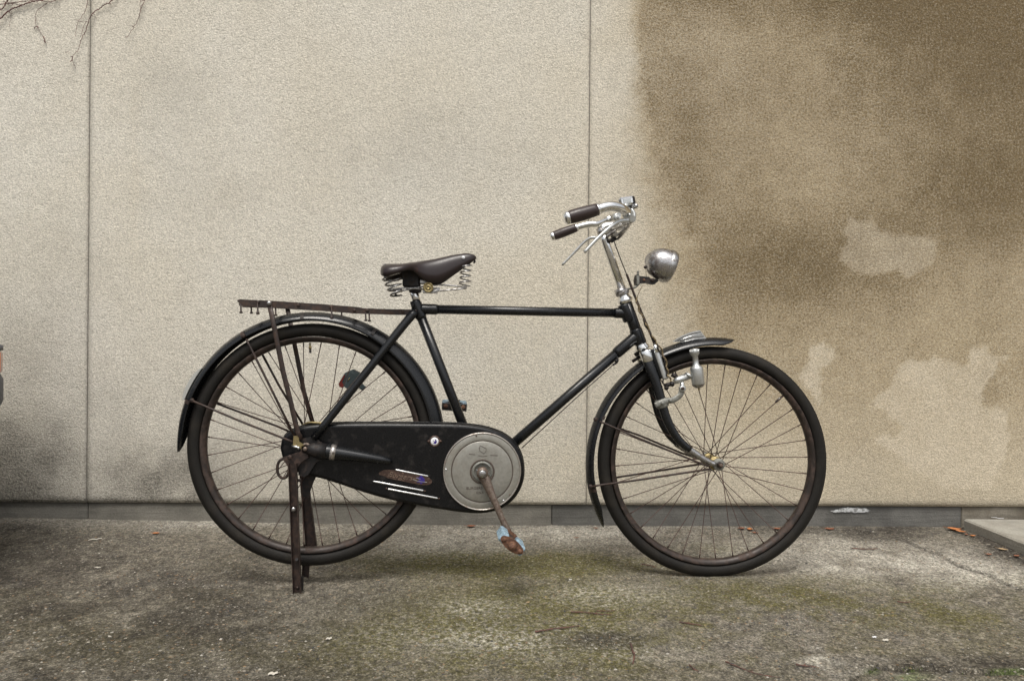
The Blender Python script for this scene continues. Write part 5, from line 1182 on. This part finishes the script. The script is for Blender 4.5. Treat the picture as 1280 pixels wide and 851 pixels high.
mb = MB(); mb.tube([P(861.5, 469.5, .05), P(847, 475, .05), P(843, 477, .05)], [.0105, .0105, .0075], 16); mb.tube([P(861.8, 468, .05), P(859.8, 470.6, .05)], .0125, 16); mb.build('dynamo_neck', 'alu', dyn)
mb = MB(); mb.tube([P(852.5, 477.5, .052), P(853, 486, .052)], [.0065, .0075], 12); mb.lathe([(-.006, 0), (-.006, .010), (.004, .010), (.006, .008), (.006, .0045)], P(853, 485.5, .056), (0, -1, 0), 20); mb.build('dynamo_joint', 'alu', dyn)
MB().lathe([(0, .0046), (.002, .0046), (.003, 0)], P(853, 485.5, .0635), (0, -1, 0), 12).build('joint_screw', 'rusty', dyn)
mb = MB(); mb.tube(PL([(852, 488, .054), (850, 494, .055), (842, 499.5, .056), (834, 501, .058), (826, 503.5, .060), (819, 506.5, .060)]), [(.004, .0088)]*31+[(.004, .0085)]*10, 14, flat=(0, 1, 0)); mb.build('dynamo_bracket', 'grimealu', dyn)
mb = MB(); c0 = P(827.5, 503.5, .046); dd = (P(840, 540)-P(822, 488)).normalized(); mb.tube([c0-dd*.013, c0-dd*.011, c0+dd*.011, c0+dd*.013], [(.015, .0175), (.016, .0185), (.016, .0185), (.015, .0175)], 20, flat=(0, 1, 0)); mb.build('fork_clamp', 'grimealu', dyn)
for x_, y_ in ((838, 500.3), (828, 503.5)): MB().lathe([(0, .0058), (.004, .0055), (.006, .003), (.006, 0)], P(x_, y_, .063), (0, -1, 0), 12).build('clamp_bolt', 'grimealu', dyn)

# ------------------------------------------------------------------ parked car at the left edge
car = empty('parked_car', (-3.75, 1.56, 0), 0, 'grey car nose with orange indicator poking in at the left edge beside the bicycle', 'car')
YF = .80                                   # half width
def prof_z(x):                             # bonnet / roof line, x forward
    return float(np.interp(x, [-2.05, -1.95, -1.55, -.9, .1, .75, 1.75, 1.93, 2.0], [.74, .88, 1.25, 1.40, 1.38, .93, .80, .74, .69]))
mb = MB(); xs_ = [-2.03, -2.0, -1.9, -1.6, -1.3, -.9, -.4, .1, .45, .8, 1.1, 1.4, 1.7, 1.84, 1.92, 1.96, 1.975]; vs = []; m_ = 14
for x_ in xs_:
    nose = max(0, (x_-1.5)/.475); tail = max(0, (-1.6-x_)/.43); hw = YF*(1-.16*nose**2.6-.10*tail**2)
    top = prof_z(x_); belt = min(top-.02, .90-.12*max(0, x_-.8)); 
    ring = [(hw*.92, .26+.05*nose), (hw*.985, .36), (hw, .50), (hw*.995, .62), (hw*.98, belt-.06), (hw*.95, belt)]
    gh = max(0, top-belt); ring += [(hw*(.95-.20*min(1, gh/.5))*1.0, belt+gh*.75), (hw*(.86-.20*min(1, gh/.5)), top-.015*(gh > .1)), (hw*.45, top+.012), (0, top+.018)]
    full = ring+[(-a, b) for a, b in reversed(ring[:-1])]
    M_ = len(full); vs += [(x_, a, b) for a, b in full]
n = len(xs_); mb.add(vs, [(i*M_+j, i*M_+j+1, (i+1)*M_+j+1, (i+1)*M_+j) for i in range(n-1) for j in range(M_-1)]+[(i*M_+M_-1, i*M_, (i+1)*M_, (i+1)*M_+M_-1) for i in range(n-1)]+[tuple(range(M_)), tuple(reversed(range((n-1)*M_, n*M_)))], True)
mb.build('body', 'carpaint', car)
fb = [(1.40, .818), (1.70, .812), (1.86, .78), (1.955, .70), (2.005, .58), (2.020, .30), (2.022, 0)]
def band(z0, z1, out, mat, name, zr=None, pts=fb, y_s=None):
    full = pts+[(a, -b) for a, b in reversed(pts[:-1])]; full = spline([(a, b, 0) for a, b in full], 4); vs = []
    for p in full:
        for (o_, z_) in ((0, z0), (out, z0+.02), (out, z1-.02), (0, z1)): vs.append((p.x+o_*.6, p.y*(1+o_*.6/.8), z_))
    n = len(full); return MB().add(vs, [(i*4+j, i*4+j+1, (i+1)*4+j+1, (i+1)*4+j) for i in range(n-1) for j in range(3)], True).build(name, mat, car)
bmp = band(.495, .605, .012, 'carplastic', 'bumper'); band(.300, .500, -.05, 'carplastic', 'front_apron')
band(.676, .700, .010, 'carplastic', 'trim_band')
ind_pts = fb[1:5]
for s_ in (1, -1):
    q = spline([(a, b*s_, 0) for a, b in ind_pts], 5); vs = []
    for p in q:
        for (o_, z_) in ((0, .604), (.004, .612), (.004, .670), (0, .678)): vs.append((p.x+o_+.001, p.y*(1+(o_+.001)/.8), z_))
    n = len(q); MB().add(vs, [(i*4+j, i*4+j+1, (i+1)*4+j+1, (i+1)*4+j) for i in range(n-1) for j in range(3)], True).build('indicator', 'orange', car)
    MB().box((1.985, .42*s_, .64), (.02, .16, .032), bev=.01).build('headlight', 'lens', car)
    for (xw, nm) in ((1.25, 0), (-1.30, 0)):
        c_ = Vector((xw, s_*.72, .29))
        wh = MB().lathe([(-.02, 0), (.0, .05), (.012, .16), (.03, .17), (.02, .19)], c_+Vector((0, s_*.03, 0)), (0, s_, 0), 28).build('wheel', 'alu', car)
        MB().lathe([(-.085, .17), (-.08, .26), (-.05, .285), (.04, .285), (.07, .26), (.075, .19), (.05, .17)], c_, (0, s_, 0), 40).build('tyre', 'tyre', wh)
        MB().lathe([(0, .0), (0, .335), (.012, .335), (.012, .30)], Vector((xw, s_*.786, .30)), (0, s_, 0), 36).build('wheel_arch', 'darkmetal', car) if False else None
    MB().prism([(.62, s_*.775, .93), (.12, s_*.66, 1.30), (-.45, s_*.66, 1.32), (-.45, s_*.79, .93)], (0, s_*.004, 0)).build('side_window', 'carglass', car)
    MB().prism([(-.52, s_*.79, .93), (-.52, s_*.66, 1.32), (-1.15, s_*.66, 1.27), (-1.45, s_*.775, .95)], (0, s_*.004, 0)).build('side_window', 'carglass', car)
MB().prism([(.83, .62, .95), (.83, -.62, .95), (.22, -.52, 1.345), (.22, .52, 1.345)], (.02, 0, .02)).build('windscreen', 'carglass', car)
car.location.x = -3.628
